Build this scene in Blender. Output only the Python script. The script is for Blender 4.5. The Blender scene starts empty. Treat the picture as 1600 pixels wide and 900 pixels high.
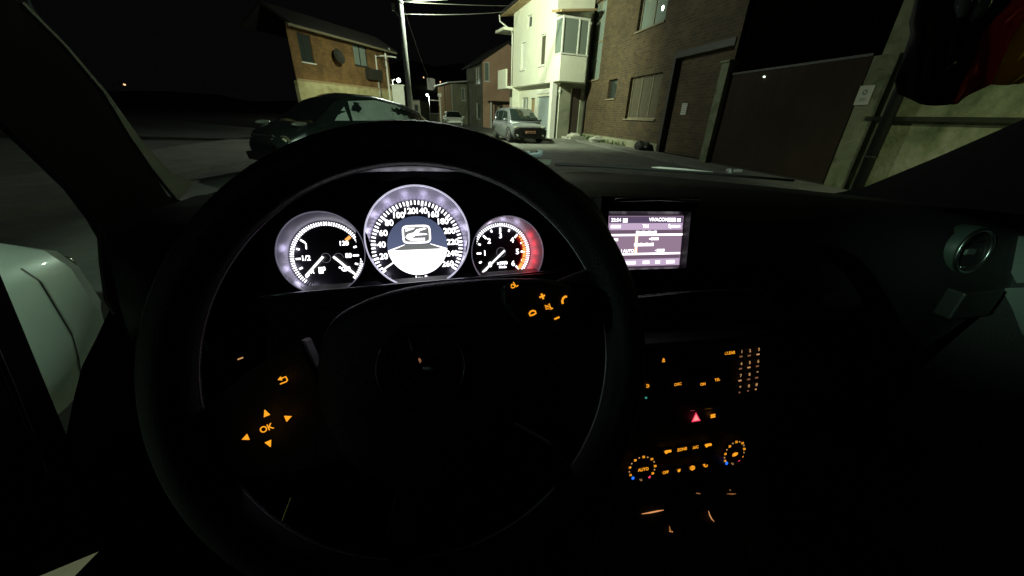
import bpy, bmesh, math, random
from mathutils import Vector, Matrix
random.seed(7)
V = Vector
R = math.radians
PI = math.pi
S = bpy.context.scene
COL = S.collection

# ---------------------------------------------------------------- camera
EYE = V((0, 0, 1.25))
FPX = 556.0
YAW = R(12)
_dn = V((-32, 1145, 556)).normalized()
_h = (V((0, 0, 1)) - _dn * _dn.z).normalized()
_rt = _dn.cross(_h)
if _rt.x < 0:
    _rt = -_rt
_Y = _h * math.cos(YAW) - _rt * math.sin(YAW)
_X = _rt * math.cos(YAW) + _h * math.sin(YAW)
CM = Matrix((_X, _Y, -_dn))             # camera (right, down, forward) -> world
cam_d = bpy.data.cameras.new('camera')
cam_d.sensor_width = 36
cam_d.lens = 36 * FPX / 1600
cam_d.clip_start = 0.02
cam_d.clip_end = 2000
cam = bpy.data.objects.new('camera', cam_d)
COL.objects.link(cam)
rx = CM @ V((1, 0, 0)); uy = CM @ V((0, -1, 0)); bz = CM @ V((0, 0, -1))
cam.matrix_world = Matrix.Translation(EYE) @ Matrix((rx, uy, bz)).transposed().to_4x4()
S.camera = cam

# ---------------------------------------------------------------- world and lamps
w = bpy.data.worlds.new('World'); S.world = w; w.use_nodes = True
bg = w.node_tree.nodes['Background']
bg.inputs[0].default_value = (0.9, 0.85, 1.0, 1)
bg.inputs[1].default_value = 0.0021
S.view_settings.view_transform = 'Standard'
S.view_settings.look = 'None'
S.view_settings.exposure = 0
S.view_settings.gamma = 1

def lamp(name, loc, power, color, size=0.1, spot=None, aim=None):
    d = bpy.data.lights.new(name, 'SPOT' if spot else 'POINT')
    d.energy = power; d.color = color; d.shadow_soft_size = size
    if spot:
        d.spot_size = R(spot); d.spot_blend = 0.6
    o = bpy.data.objects.new(name, d); COL.objects.link(o); o.location = loc
    if aim is not None:
        o.rotation_euler = (V(aim) - V(loc)).to_track_quat('-Z', 'Y').to_euler()
    return o
LAMP_MAIN = V((0.02, 17.45, 6.34))
# lantern over the street: shielded head throws down the street, a little spills back over its pole
lamp('street_or_fill_light', LAMP_MAIN + V((.2, 0, -.2)), 5500, (.90, 1.0, .70), .10, spot=152, aim=(5.6, 27, 0))
lamp('street_or_fill_light', LAMP_MAIN + V((.2, 0, -.2)), 1000, (.90, 1.0, .84), .08)
# lantern behind the car, shining on the mossy wall
lamp('street_or_fill_light', (3.5, -3.0, 6.0), 1650, (.88, 1.0, .62), .12, spot=64, aim=(8.1, .9, .5))
# unseen spots added behind, aimed at the pale car and the dark crossover
lamp('street_or_fill_light', (1.2, -7.5, 6.2), 3300, (.78, 1.0, .80), .12, spot=22, aim=(-.95, 1.9, .9))
lamp('street_or_fill_light', (1.6, -7.5, 6.2), 2400, (.74, 1.0, .76), .12, spot=13, aim=(-2.3, 9.8, 1.0))
# added unseen spot that yellows the ground between the two cars
lamp('ground_fill_light', (-.95, .85, .50), 3.0, (1, .84, .12), .01, spot=110, aim=(-1.0, .86, 0))
# added narrow spot on the left, aimed through the driver's window at the vent
lamp('street_or_fill_light', (-14.5, -4.4, 5.35), 2700, (.60, 1.0, .72), .12, spot=1.15, aim=(1.10, .44, .985))

# ---------------------------------------------------------------- materials
def mat(name, col, rough=0.6, metal=0.0, em=None, es=0.0, spec=0.5, noise=None, bump=None, var=0.0, coat=0.0):
    m = bpy.data.materials.new(name); m.use_nodes = True
    nt = m.node_tree; b = nt.nodes['Principled BSDF']
    b.inputs['Base Color'].default_value = (*col, 1)
    b.inputs['Roughness'].default_value = rough
    b.inputs['Metallic'].default_value = metal
    b.inputs['Specular IOR Level'].default_value = spec
    if coat: b.inputs['Coat Weight'].default_value = coat; b.inputs['Coat Roughness'].default_value = 0.05
    if em is not None:
        b.inputs['Emission Color'].default_value = (*em, 1)
        b.inputs['Emission Strength'].default_value = es
    if noise:
        tc = nt.nodes.new('ShaderNodeTexCoord')
        n = nt.nodes.new('ShaderNodeTexNoise'); n.inputs['Scale'].default_value = noise
        n.inputs['Detail'].default_value = 6; n.inputs['Roughness'].default_value = 0.65
        nt.links.new(tc.outputs['Object'], n.inputs['Vector'])
        if var:
            r = nt.nodes.new('ShaderNodeValToRGB')
            r.color_ramp.elements[0].position = 0.3; r.color_ramp.elements[1].position = 0.72
            r.color_ramp.elements[0].color = (*[c * (1 - var) for c in col], 1)
            r.color_ramp.elements[1].color = (*[min(1, c * (1 + var)) for c in col], 1)
            nt.links.new(n.outputs['Fac'], r.inputs['Fac'])
            nt.links.new(r.outputs['Color'], b.inputs['Base Color'])
        if bump:
            n2 = nt.nodes.new('ShaderNodeTexNoise'); n2.inputs['Scale'].default_value = noise * 6
            n2.inputs['Detail'].default_value = 4
            nt.links.new(tc.outputs['Object'], n2.inputs['Vector'])
            bp = nt.nodes.new('ShaderNodeBump'); bp.inputs['Strength'].default_value = bump
            bp.inputs['Distance'].default_value = 0.02
            nt.links.new(n2.outputs['Fac'], bp.inputs['Height'])
            nt.links.new(bp.outputs['Normal'], b.inputs['Normal'])
    return m

def brick_mat(name, c1, c2, mortar, bw=0.25, bh=0.075, dirt=None):
    m = bpy.data.materials.new(name); m.use_nodes = True
    nt = m.node_tree; b = nt.nodes['Principled BSDF']; b.inputs['Roughness'].default_value = 0.85
    tc = nt.nodes.new('ShaderNodeTexCoord'); sx = nt.nodes.new('ShaderNodeSeparateXYZ'); cx = nt.nodes.new('ShaderNodeCombineXYZ')
    nt.links.new(tc.outputs['Object'], sx.inputs[0])
    ad = nt.nodes.new('ShaderNodeMath'); nt.links.new(sx.outputs['X'], ad.inputs[0]); nt.links.new(sx.outputs['Y'], ad.inputs[1]); nt.links.new(ad.outputs[0], cx.inputs['X']); nt.links.new(sx.outputs['Z'], cx.inputs['Y'])
    br = nt.nodes.new('ShaderNodeTexBrick')
    br.inputs['Scale'].default_value = 1.0; br.inputs['Brick Width'].default_value = bw; br.inputs['Row Height'].default_value = bh
    br.inputs['Mortar Size'].default_value = 0.014; br.inputs['Mortar Smooth'].default_value = 0.3
    br.inputs['Color1'].default_value = (*c1, 1); br.inputs['Color2'].default_value = (*c2, 1); br.inputs['Mortar'].default_value = (*mortar, 1)
    nt.links.new(cx.outputs[0], br.inputs['Vector'])
    n = nt.nodes.new('ShaderNodeTexNoise'); n.inputs['Scale'].default_value = 0.9; n.inputs['Detail'].default_value = 8; n.inputs['Roughness'].default_value = .7
    nt.links.new(tc.outputs['Object'], n.inputs['Vector'])
    r = nt.nodes.new('ShaderNodeValToRGB'); r.color_ramp.elements[0].position = .3; r.color_ramp.elements[1].position = .75
    r.color_ramp.elements[0].color = (*(dirt or (.45, .45, .4)), 1); r.color_ramp.elements[1].color = (1.15, 1.1, 1.0, 1)
    nt.links.new(n.outputs['Fac'], r.inputs['Fac'])
    mx = nt.nodes.new('ShaderNodeMix'); mx.data_type = 'RGBA'; mx.blend_type = 'MULTIPLY'; mx.inputs[0].default_value = 1
    nt.links.new(br.outputs['Color'], mx.inputs[6]); nt.links.new(r.outputs['Color'], mx.inputs[7])
    nt.links.new(mx.outputs[2], b.inputs['Base Color'])
    bp = nt.nodes.new('ShaderNodeBump'); bp.inputs['Strength'].default_value = .5; bp.inputs['Distance'].default_value = .02
    nt.links.new(br.outputs['Fac'], bp.inputs['Height']); bp.invert = True
    nt.links.new(bp.outputs['Normal'], b.inputs['Normal'])
    return m

def stain_mat(name, c1, c2, c3, scale=1.2, rough=0.9):
    """plaster with moss / damp patches"""
    m = bpy.data.materials.new(name); m.use_nodes = True
    nt = m.node_tree; b = nt.nodes['Principled BSDF']; b.inputs['Roughness'].default_value = rough
    tc = nt.nodes.new('ShaderNodeTexCoord')
    n = nt.nodes.new('ShaderNodeTexNoise'); n.inputs['Scale'].default_value = scale; n.inputs['Detail'].default_value = 9; n.inputs['Roughness'].default_value = .62
    n.inputs['Distortion'].default_value = .6
    nt.links.new(tc.outputs['Object'], n.inputs['Vector'])
    r = nt.nodes.new('ShaderNodeValToRGB'); e = r.color_ramp.elements
    e[0].position = .34; e[0].color = (*c1, 1); e[1].position = .64; e[1].color = (*c3, 1)
    k = r.color_ramp.elements.new(.48); k.color = (*c2, 1)
    nt.links.new(n.outputs['Fac'], r.inputs['Fac']); nt.links.new(r.outputs['Color'], b.inputs['Base Color'])
    n2 = nt.nodes.new('ShaderNodeTexNoise'); n2.inputs['Scale'].default_value = scale * 14; n2.inputs['Detail'].default_value = 5
    nt.links.new(tc.outputs['Object'], n2.inputs['Vector'])
    bp = nt.nodes.new('ShaderNodeBump'); bp.inputs['Strength'].default_value = .4; bp.inputs['Distance'].default_value = .03
    nt.links.new(n2.outputs['Fac'], bp.inputs['Height']); nt.links.new(bp.outputs['Normal'], b.inputs['Normal'])
    return m

def glow(name, col, s):
    m = bpy.data.materials.new(name); m.use_nodes = True; nt = m.node_tree
    nt.nodes.remove(nt.nodes['Principled BSDF'])
    e = nt.nodes.new('ShaderNodeEmission'); e.inputs[0].default_value = (*col, 1); e.inputs[1].default_value = s
    nt.links.new(e.outputs[0], nt.nodes['Material Output'].inputs[0])
    return m

def pane_mat(name, tint=(.92, .97, .93), gl=1.0):
    """thin window glass: clear with a fresnel reflection"""
    m = bpy.data.materials.new(name); m.use_nodes = True; nt = m.node_tree
    nt.nodes.remove(nt.nodes['Principled BSDF'])
    t = nt.nodes.new('ShaderNodeBsdfTransparent'); t.inputs[0].default_value = (*tint, 1)
    g = nt.nodes.new('ShaderNodeBsdfGlossy'); g.inputs['Roughness'].default_value = 0.01
    g.inputs[0].default_value = (gl, gl, gl, 1)
    lw = nt.nodes.new('ShaderNodeLayerWeight'); lw.inputs[0].default_value = .5
    p = nt.nodes.new('ShaderNodeMath'); p.operation = 'POWER'; p.inputs[1].default_value = 5
    f = nt.nodes.new('ShaderNodeMath'); f.operation = 'MULTIPLY_ADD'; f.inputs[1].default_value = .8; f.inputs[2].default_value = .022
    nt.links.new(lw.outputs['Facing'], p.inputs[0]); nt.links.new(p.outputs[0], f.inputs[0])
    x = nt.nodes.new('ShaderNodeMixShader')
    nt.links.new(f.outputs[0], x.inputs[0]); nt.links.new(t.outputs[0], x.inputs[1]); nt.links.new(g.outputs[0], x.inputs[2])
    nt.links.new(x.outputs[0], nt.nodes['Material Output'].inputs[0])
    return m

M = {}
M['asphalt'] = mat('asphalt', (.115, .118, .105), .9, noise=1.3, bump=.5, var=.35)
M['pavement'] = mat('pavement', (.17, .17, .15), .9, noise=2.0, bump=.4, var=.25)
M['cream'] = mat('cream_plaster', (.74, .74, .62), .85, noise=1.2, bump=.25, var=.06)
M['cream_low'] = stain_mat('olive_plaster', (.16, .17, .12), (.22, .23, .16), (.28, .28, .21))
M['white_trim'] = mat('white_trim', (.72, .72, .66), .6, noise=5, var=.05)
M['soffit'] = mat('soffit_wood', (.38, .27, .14), .8, noise=6, var=.2)
M['roof'] = mat('roof_tile', (.014, .011, .01), .9, noise=8, bump=.6, var=.3)
M['brick'] = brick_mat('brown_brick', (.115, .075, .036), (.060, .040, .020), (.115, .092, .058), bw=.30, bh=.10)
M['brick_orange'] = brick_mat('orange_brick', (.31, .15, .045), (.19, .09, .03), (.24, .17, .08), dirt=(.3, .3, .25))
M['plinth'] = stain_mat('yellow_plinth', (.26, .22, .10), (.42, .37, .19), (.55, .48, .27), 1.0)
M['olive'] = stain_mat('olive_render', (.17, .17, .12), (.22, .22, .15), (.28, .27, .19), .9)
M['pink'] = mat('salmon_plaster', (.50, .32, .22), .85, noise=1.3, bump=.2, var=.1)
M['ochre'] = mat('ochre_plaster', (.46, .27, .07), .85, noise=1.3, bump=.2, var=.25)
M['moss'] = stain_mat('mossy_plaster', (.09, .12, .05), (.25, .27, .15), (.42, .40, .29), .95)
M['moss_post'] = stain_mat('mossy_concrete', (.10, .12, .06), (.20, .22, .13), (.28, .29, .19), 2.5)
M['ledge'] = mat('dark_ledge', (.02, .024, .012), .9, noise=4, var=.4)  # ledge darker than the wall behind it
M['gate'] = mat('brown_sheet_metal', (.042, .030, .021), .9, spec=.15, noise=1.1, bump=.1, var=.25)
M['door_dark'] = mat('dark_door', (.05, .04, .03), .6, noise=3, var=.2)
M['frame_dark'] = mat('dark_frame', (.03, .028, .022), .6)
M['frame_wood'] = mat('wood_frame', (.20, .17, .11), .7, noise=5, var=.2)
M['glass'] = mat('window_glass', (.035, .045, .04), .06, spec=.8)
M['glass_pale'] = mat('glass_with_blind', (.20, .24, .21), .15, spec=.6)
M['curtain'] = mat('curtain', (.08, .07, .045), .9, noise=9, var=.25)
M['shutter'] = mat('garage_shutter', (.30, .35, .36), .55)
M['concrete'] = mat('pole_concrete', (.58, .59, .54), .85, noise=6, bump=.4, var=.15)
M['galv'] = mat('galvanised_steel', (.55, .56, .52), .5, .2)
M['wire'] = mat('weathered_wire', (.10, .10, .09), .6)
M['black'] = mat('black_trim', (.012, .012, .012), .5)
M['rubber'] = mat('rubber', (.015, .015, .015), .8)
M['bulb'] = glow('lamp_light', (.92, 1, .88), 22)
M['bulb_warm'] = glow('warm_lamp_light', (1, .55, .28), 2.0)
M['lit_wall'] = mat('lit_house_wall', (.5, .5, .42), .8, em=(.8, .85, .6), es=.16)
M['leaf'] = mat('weed_leaf', (.06, .10, .02), .7)
M['hedge'] = mat('dark_leaves', (.025, .04, .018), .7)
M['earth'] = mat('hill_earth', (.07, .08, .06), .95, noise=.05, var=.5)
M['paper'] = mat('white_paper', (.62, .62, .54), .7)
M['sign_ink'] = mat('grey_ink', (.16, .17, .15), .8)
M['rag'] = mat('pale_cloth', (.6, .6, .52), .9, noise=20, var=.3)
M['stone'] = mat('pale_stone', (.38, .38, .33), .9, noise=10, bump=.5, var=.3)
# cars
M['paint_silver'] = mat('silver_paint', (.17, .185, .195), .36, .5, coat=.5)
M['paint_dark'] = mat('dark_green_paint', (.032, .042, .039), .25, .35, coat=.8)
M['paint_white'] = mat('white_paint', (.70, .72, .68), .3, coat=.5)
M['paint_pale'] = mat('pale_paint', (.56, .66, .60), .42, .15, coat=.25, noise=2.5, var=.1)
M['car_glass'] = mat('car_glass', (.012, .018, .016), .05, spec=.7)
M['car_glass_lit'] = mat('misted_glass_reflection', (.62, .72, .64), .45, spec=.3, noise=1.2, var=.35)  # misted glass with the greenish reflection put into its colour
M['lens'] = mat('headlight_lens', (.40, .42, .36), .12, .5)
M['lens_yellow'] = mat('fog_lamp_lens', (.85, .80, .52), .4, .1)
M['rim'] = mat('alloy_rim', (.42, .43, .42), .35, .8)
M['plate'] = mat('number_plate', (.62, .33, .22), .6)  # red light on the plate put into its colour
M['plate_ink'] = mat('plate_ink', (.12, .05, .04), .6)
M['chrome'] = mat('chrome', (.65, .66, .66), .18, 1.0)
M['chrome_soft'] = mat('satin_chrome', (.55, .57, .57), .32, 1.0)
# own car
M['dash'] = mat('dash_plastic', (.016, .016, .018), .55, noise=120, bump=.2)
M['dash_top'] = mat('dash_top', (.020, .023, .026), .45, noise=150, bump=.15)
M['leather'] = mat('black_leather', (.006, .006, .007), .45, spec=.3, noise=160, bump=.25)
M['thread'] = mat('grey_thread', (.75, .75, .8), .6)
M['trim_green'] = mat('grey_trim', (.13, .16, .145), .5, noise=60, var=.08)
M['trim_dim'] = mat('dim_trim', (.045, .046, .04), .4)
M['gauge_black'] = mat('gauge_black', (.008, .008, .010), .35)
M['funnel'] = mat('gauge_funnel', (.30, .285, .36), .36, .2)
M['funnel_dark'] = mat('gauge_funnel_dark', (.075, .08, .085), .3, .2)
M['ring'] = mat('gauge_ring', (.70, .70, .82), .3, .5, em=(.75, .72, 1), es=.12)
M['ringlit'] = mat('gauge_ring_lit', (.8, .8, .9), .3, .3, em=(.8, .78, 1), es=.7)
M['tick'] = glow('tick_light', (.95, .93, 1), 2.8)
M['tickdim'] = glow('tick_light_dim', (.72, .7, .85), .25)
M['numeral'] = glow('numeral_light', (.97, .96, 1), 3.2)
M['needle'] = glow('needle_light', (1, 1, 1), 1.8)
M['redband'] = glow('red_band_light', (1, .42, .10), 1.25)
M['redglow'] = mat('red_glow_surface', (.45, .03, .04), .5, em=(1, .03, .05), es=.45)
M['amber'] = glow('amber_symbol', (1, .36, .018), 1.15)
M['amber_pale'] = glow('amber_pale_symbol', (1, .52, .20), .55)
M['amber_dim'] = glow('amber_dim_glow', (1, .42, .2), .22)
M['red'] = glow('red_symbol', (1, .05, .12), 1.0)
M['pink_l'] = glow('pink_symbol', (1, .28, .27), 1.2)
M['blue'] = glow('blue_symbol', (.02, .16, 1), 1.4)
M['green_l'] = glow('green_symbol', (.05, .35, .28), .9)
M['scr_white'] = glow('screen_white', (1, .96, 1), 2.2)
M['scr_mauve'] = glow('screen_mauve', (.30, .20, .29), 1)
M['scr_dark'] = glow('screen_dark', (.105, .075, .14), 1)
M['scr_lilac'] = glow('screen_lilac', (.56, .42, .60), 1)
M['scr_plum'] = glow('screen_plum', (.16, .10, .15), 1)
M['scr_orange'] = glow('screen_orange', (1, .55, .25), 1.2)
M['disp_road'] = glow('display_road', (.17, .18, .18), 1)
M['disp_grey'] = glow('display_grey', (.42, .42, .40), 1)
M['windscreen'] = pane_mat('windscreen_glass')

# ---------------------------------------------------------------- mesh helpers
WM = {}                                   # object -> its world matrix
class B:
    def __init__(s): s.b = bmesh.new()
    def poly(s, pts):
        vs = [s.b.verts.new(V(p)) for p in pts]
        try: return s.b.faces.new(vs)
        except ValueError: return None
    def box(s, c, sz, m=None):
        c = V(c); h = V(sz) / 2
        ps = []
        for x in (-1, 1):
            for y in (-1, 1):
                for z in (-1, 1):
                    p = V((x * h.x, y * h.y, z * h.z))
                    ps.append(s.b.verts.new(c + (m @ p if m else p)))
        for f in ((0, 1, 3, 2), (4, 6, 7, 5), (0, 4, 5, 1), (2, 3, 7, 6), (0, 2, 6, 4), (1, 5, 7, 3)):
            s.b.faces.new([ps[i] for i in f])
        return s
    def prism(s, pts, off):
        off = V(off); n = len(pts)
        a = [s.b.verts.new(V(p)) for p in pts]; c = [s.b.verts.new(V(p) + off) for p in pts]
        s.b.faces.new(a); s.b.faces.new(c[::-1])
        for i in range(n):
            j = (i + 1) % n
            s.b.faces.new([a[i], c[i], c[j], a[j]])
        return s
    def tube(s, path, r, n=10, closed=False, caps=True):
        path = [V(p) for p in path]; m = len(path)
        rs = r if isinstance(r, (list, tuple)) else [r] * m
        rings = []; ref = None
        for i, p in enumerate(path):
            if closed: t = path[(i + 1) % m] - path[i - 1]
            else: t = path[min(i + 1, m - 1)] - path[max(i - 1, 0)]
            t.normalize()
            if ref is None:
                ref = t.orthogonal().normalized()
            ref = (ref - t * ref.dot(t)).normalized()
            bi = t.cross(ref)
            rings.append([s.b.verts.new(p + (ref * math.cos(2 * PI * k / n) + bi * math.sin(2 * PI * k / n)) * rs[i]) for k in range(n)])
        for i in range(m if closed else m - 1):
            A = rings[i]; C = rings[(i + 1) % m]
            for k in range(n):
                s.b.faces.new([A[k], A[(k + 1) % n], C[(k + 1) % n], C[k]])
        if not closed and caps:
            s.b.faces.new(rings[0][::-1]); s.b.faces.new(rings[-1])
        return s
    def loft(s, rings, closed=True, caps=True):
        rr = [[s.b.verts.new(V(p)) for p in r] for r in rings]
        n = len(rr[0])
        for a, c in zip(rr, rr[1:]):
            for k in range(n if closed else n - 1):
                s.b.faces.new([a[k], a[(k + 1) % n], c[(k + 1) % n], c[k]])
        if caps and closed:
            s.b.faces.new(rr[0][::-1]); s.b.faces.new(rr[-1])
        return s
    def ring(s, c, u, v, r0, r1, a0=0, a1=2 * PI, n=64, off=V((0, 0, 0))):
        """flat annulus sector from r0 to r1; off lifts the inner edge"""
        c = V(c); N = max(2, int(n * abs(a1 - a0) / (2 * PI)))
        pr = None
        for i in range(N + 1):
            a = a0 + (a1 - a0) * i / N
            d = u * math.cos(a) + v * math.sin(a)
            q = (s.b.verts.new(c + d * r0 + off), s.b.verts.new(c + d * r1))
            if pr: s.b.faces.new([pr[0], q[0], q[1], pr[1]])
            pr = q
        return s
    def disc(s, c, u, v, r, n=48, ry=None):
        c = V(c); ry = ry or r
        s.poly([c + u * math.cos(2 * PI * i / n) * r + v * math.sin(2 * PI * i / n) * ry for i in range(n)])
        return s
    def lathe(s, c, ax, prof, n=24):
        """profile of (radius, height along ax)"""
        ax = V(ax).normalized(); u = ax.orthogonal().normalized(); v = ax.cross(u)
        s.loft([[V(c) + ax * h + (u * math.cos(2 * PI * k / n) + v * math.sin(2 * PI * k / n)) * r for k in range(n)] for r, h in prof])
        return s

def obj(name, b, m, parent=None, base=None, smooth=False, rot=None, local=False, bevel=0, sub=0):
    """link a bmesh as ONE object; geometry is given in world space unless local"""
    bm = b.b if isinstance(b, B) else b
    bmesh.ops.recalc_face_normals(bm, faces=bm.faces)
    me = bpy.data.meshes.new(name); bm.to_mesh(me); bm.free()
    o = bpy.data.objects.new(name, me); COL.objects.link(o)
    if isinstance(m, str): m = M[m]
    me.materials.append(m)
    if parent is not None:
        o.parent = parent
        if not local: me.transform(WM[parent].inverted())
        WM[o] = WM[parent].copy()
    else:
        mw = Matrix.Translation(V(base) if base is not None else V((0, 0, 0)))
        if rot is not None: mw = mw @ Matrix.Rotation(rot, 4, 'Z')
        if not local: me.transform(mw.inverted())
        o.matrix_world = mw; WM[o] = mw
    if smooth:
        for p in me.polygons: p.use_smooth = True
    if bevel:
        md = o.modifiers.new('bevel', 'BEVEL'); md.width = bevel; md.segments = 2; md.limit_method = 'ANGLE'
    if sub:
        md = o.modifiers.new('sub', 'SUBSURF'); md.levels = sub; md.render_levels = sub
    return o

def thing(name, label, cat, loc=(0, 0, 0), rz=0, group=None):
    o = bpy.data.objects.new(name, None); COL.objects.link(o)
    mw = Matrix.Translation(V(loc)) @ Matrix.Rotation(rz, 4, 'Z')
    o.matrix_world = mw; WM[o] = mw; o.empty_display_size = .1
    o['label'] = label; o['category'] = cat
    if group: o['group'] = group
    return o

def tag(o, label, cat, group=None):
    o['label'] = label; o['category'] = cat
    if group: o['group'] = group
    return o

def struct(o, kind='structure'):
    o['kind'] = kind; return o

def hit(px, py, p0, n):
    """where the sight line through this point of the photograph meets a real plane"""
    d = CM @ V(((px - 800) / FPX, (py - 450) / FPX, 1))
    t = (V(p0) - EYE).dot(n) / d.dot(n)
    return EYE + d * t

def bearing(px, py=185):
    d = CM @ V(((px - 800) / FPX, (py - 450) / FPX, 1)); return d

def text(name, s, c, u, v, size, m, parent, lift=0.0, bold=0.0, align='CENTER'):
    cu = bpy.data.curves.new(name, 'FONT'); cu.body = s; cu.size = 1
    cu.align_x = align; cu.align_y = 'CENTER'; cu.offset = bold
    t = bpy.data.objects.new('t', cu)
    me = bpy.data.meshes.new_from_object(t)
    bpy.data.objects.remove(t)
    bm = bmesh.new(); bm.from_mesh(me); bpy.data.meshes.remove(me)
    u = V(u).normalized(); v = V(v).normalized(); n = u.cross(v)
    for k in bm.verts:
        k.co = V(c) + u * k.co.x * size + v * k.co.y * size + n * lift
    return obj(name, bm, m, parent)

# ================================================================ THE SETTING
Z = V((0, 0, 1))
g = B(); N = 40
ext = [-400, -120, -40, -16, -8, 0, 8, 16, 40, 120, 400]
for i in range(len(ext) - 1):
    for j in range(len(ext) - 1):
        g.poly([(ext[i], ext[j] + 30, 0), (ext[i + 1], ext[j] + 30, 0), (ext[i + 1], ext[j + 1] + 30, 0), (ext[i], ext[j + 1] + 30, 0)])
bmesh.ops.remove_doubles(g.b, verts=g.b.verts, dist=.001)
struct(obj('road', g, 'asphalt'))
def kerb_strip(name, pts_in, pts_out, h, m):
    b = B()
    for i in range(len(pts_in) - 1):
        a, c, d, e = V((*pts_in[i], h)), V((*pts_in[i + 1], h)), V((*pts_out[i + 1], h)), V((*pts_out[i], h))
        b.poly([a, c, d, e]); dn = V((0, 0, -h - .02))
        b.poly([a, c, c + dn, a + dn])
    return struct(obj(name, b, m))
# pavement along the right hand houses
kerb_strip('pavement', [(6.9, -6), (7.15, 6), (7.6, 14), (7.9, 20.8), (6.0, 21.3), (5.2, 27), (3.4, 40), (1.6, 60)],
           [(8.6, -6), (8.8, 6), (9.2, 14), (9.4, 23.2), (7.2, 22.6), (6.6, 27), (5.0, 40), (3.4, 60)], .07, 'pavement')
kerb_strip('pavement', [(-5.2, -4), (-5.0, 4), (-4.8, 8.5), (-4.2, 14), (-2.6, 22), (-2.4, 32), (-3.2, 60)],
           [(-7.5, -4), (-7.3, 4), (-7.2, 8.5), (-8.2, 14), (-8.0, 22), (-5.6, 32), (-6.5, 60)], .09, 'pavement')
# dark hill behind the village
h = B(); rows = []
for j in range(9):
    y = 150 + j * 28; row = []
    for i in range(25):
        x = -260 + i * 22
        zz = (1 - math.cos(PI * j / 8)) * .5 * min(1, max(.25, (x + 120) / 110)) * (34 + 10 * math.sin(i * .7) + 6 * math.sin(i * 1.9 + 1)) + (0 if j else -1)
        row.append(V((x, y, zz)))
    rows.append(row)
for j in range(8):
    for i in range(24): h.poly([rows[j][i], rows[j][i + 1], rows[j + 1][i + 1], rows[j + 1][i]])
bmesh.ops.remove_doubles(h.b, verts=h.b.verts, dist=.001)
struct(obj('hill', h, 'earth', smooth=True))

# ---------------------------------------------------------------- facades
class Facade:
    def __init__(s, P0, P1, n_toward):
        s.P0 = V((*P0, 0)); s.P1 = V((*P1, 0)); s.u = (s.P1 - s.P0).normalized(); s.L = (s.P1 - s.P0).length
        s.n = V((s.u.y, -s.u.x, 0))
        if s.n.dot(V((*n_toward, 0))) < 0: s.n = -s.n
    def at(s, a, z, out=0.0): return s.P0 + s.u * a + Z * z + s.n * out
    def loc(s, px, py):
        p = hit(px, py, s.P0, s.n); return (p - s.P0).dot(s.u), p.z
    def rect(s, xl, xr, yt, yb):
        ym = (yt + yb) / 2; xm = (xl + xr) / 2
        a = s.loc(xl, ym)[0]; b = s.loc(xr, ym)[0]
        return min(a, b), max(a, b), s.loc(xm, yb)[1], s.loc(xm, yt)[1]
    def wall(s, b, a0, a1, z0, z1, holes=(), depth=.16, out=0.0):
        xs = sorted({a0, a1, *[min(max(q, a0), a1) for h in holes for q in h[:2]]})
        zs = sorted({z0, z1, *[min(max(q, z0), z1) for h in holes for q in h[2:4]]})
        for i in range(len(xs) - 1):
            for j in range(len(zs) - 1):
                cx = (xs[i] + xs[i + 1]) / 2; cz = (zs[j] + zs[j + 1]) / 2
                if any(h[0] < cx < h[1] and h[2] < cz < h[3] for h in holes): continue
                b.poly([s.at(xs[i], zs[j], out), s.at(xs[i + 1], zs[j], out), s.at(xs[i + 1], zs[j + 1], out), s.at(xs[i], zs[j + 1], out)])
        for h in holes:
            q = [(h[0], h[2]), (h[1], h[2]), (h[1], h[3]), (h[0], h[3])]
            for k in range(4):
                (xa, za), (xb, zb) = q[k], q[(k + 1) % 4]
                b.poly([s.at(xa, za, out), s.at(xb, zb, out), s.at(xb, zb, out - depth), s.at(xa, za, out - depth)])
    def slab(s, b, a0, a1, z0, z1, o0, o1):
        p = [s.at(a0, z0, o0), s.at(a1, z0, o0), s.at(a1, z1, o0), s.at(a0, z1, o0)]
        b.prism(p, s.n * (o1 - o0))
    def box(s, name, a0, a1, z0, z1, o0, o1, m, parent, **k):
        b = B(); s.slab(b, a0, a1, z0, z1, o0, o1); return obj(name, b, m, parent, **k)
    def window(s, root, h, m='frame_wood', glass='glass', bars=1, rails=0, sill='concrete', depth=.14, out=0.0, fw=.06, curtain=None):
        a0, a1, z0, z1 = h; b = B(); d0 = out - depth; d1 = d0 + .06; e = .004
        s.slab(b, a0 + e, a0 + fw, z0 + e, z1 - e, d0, d1); s.slab(b, a1 - fw, a1 - e, z0 + e, z1 - e, d0, d1)
        s.slab(b, a0 + fw, a1 - fw, z0 + e, z0 + fw, d0, d1); s.slab(b, a0 + fw, a1 - fw, z1 - fw, z1 - e, d0, d1)
        for k in range(bars):
            c = a0 + (a1 - a0) * (k + 1) / (bars + 1); s.slab(b, c - fw * .5, c + fw * .5, z0 + fw, z1 - fw, d0, d1 - .002)
        for k in range(rails):
            c = z0 + (z1 - z0) * (k + 1) / (rails + 1); s.slab(b, a0 + fw, a1 - fw, c - fw * .5, c + fw * .5, d0 + .002, d1 - .004)
        w_ = obj('window', b, m, root)
        s.box('pane', a0 + e, a1 - e, z0 + e, z1 - e, d0 - .01, d0 + .02, glass, w_)
        if curtain: s.box('curtain', a0 + fw * 1.2, a1 - fw * 1.2, z0 + fw * 1.2, z1 - fw, d0 + .021, d0 + .03, curtain, w_)
        if sill: s.box('sill', a0 - .06, a1 + .06, z0 - .06, z0 - .002, out - .02, out + .07, sill, w_)
        return w_

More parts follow.
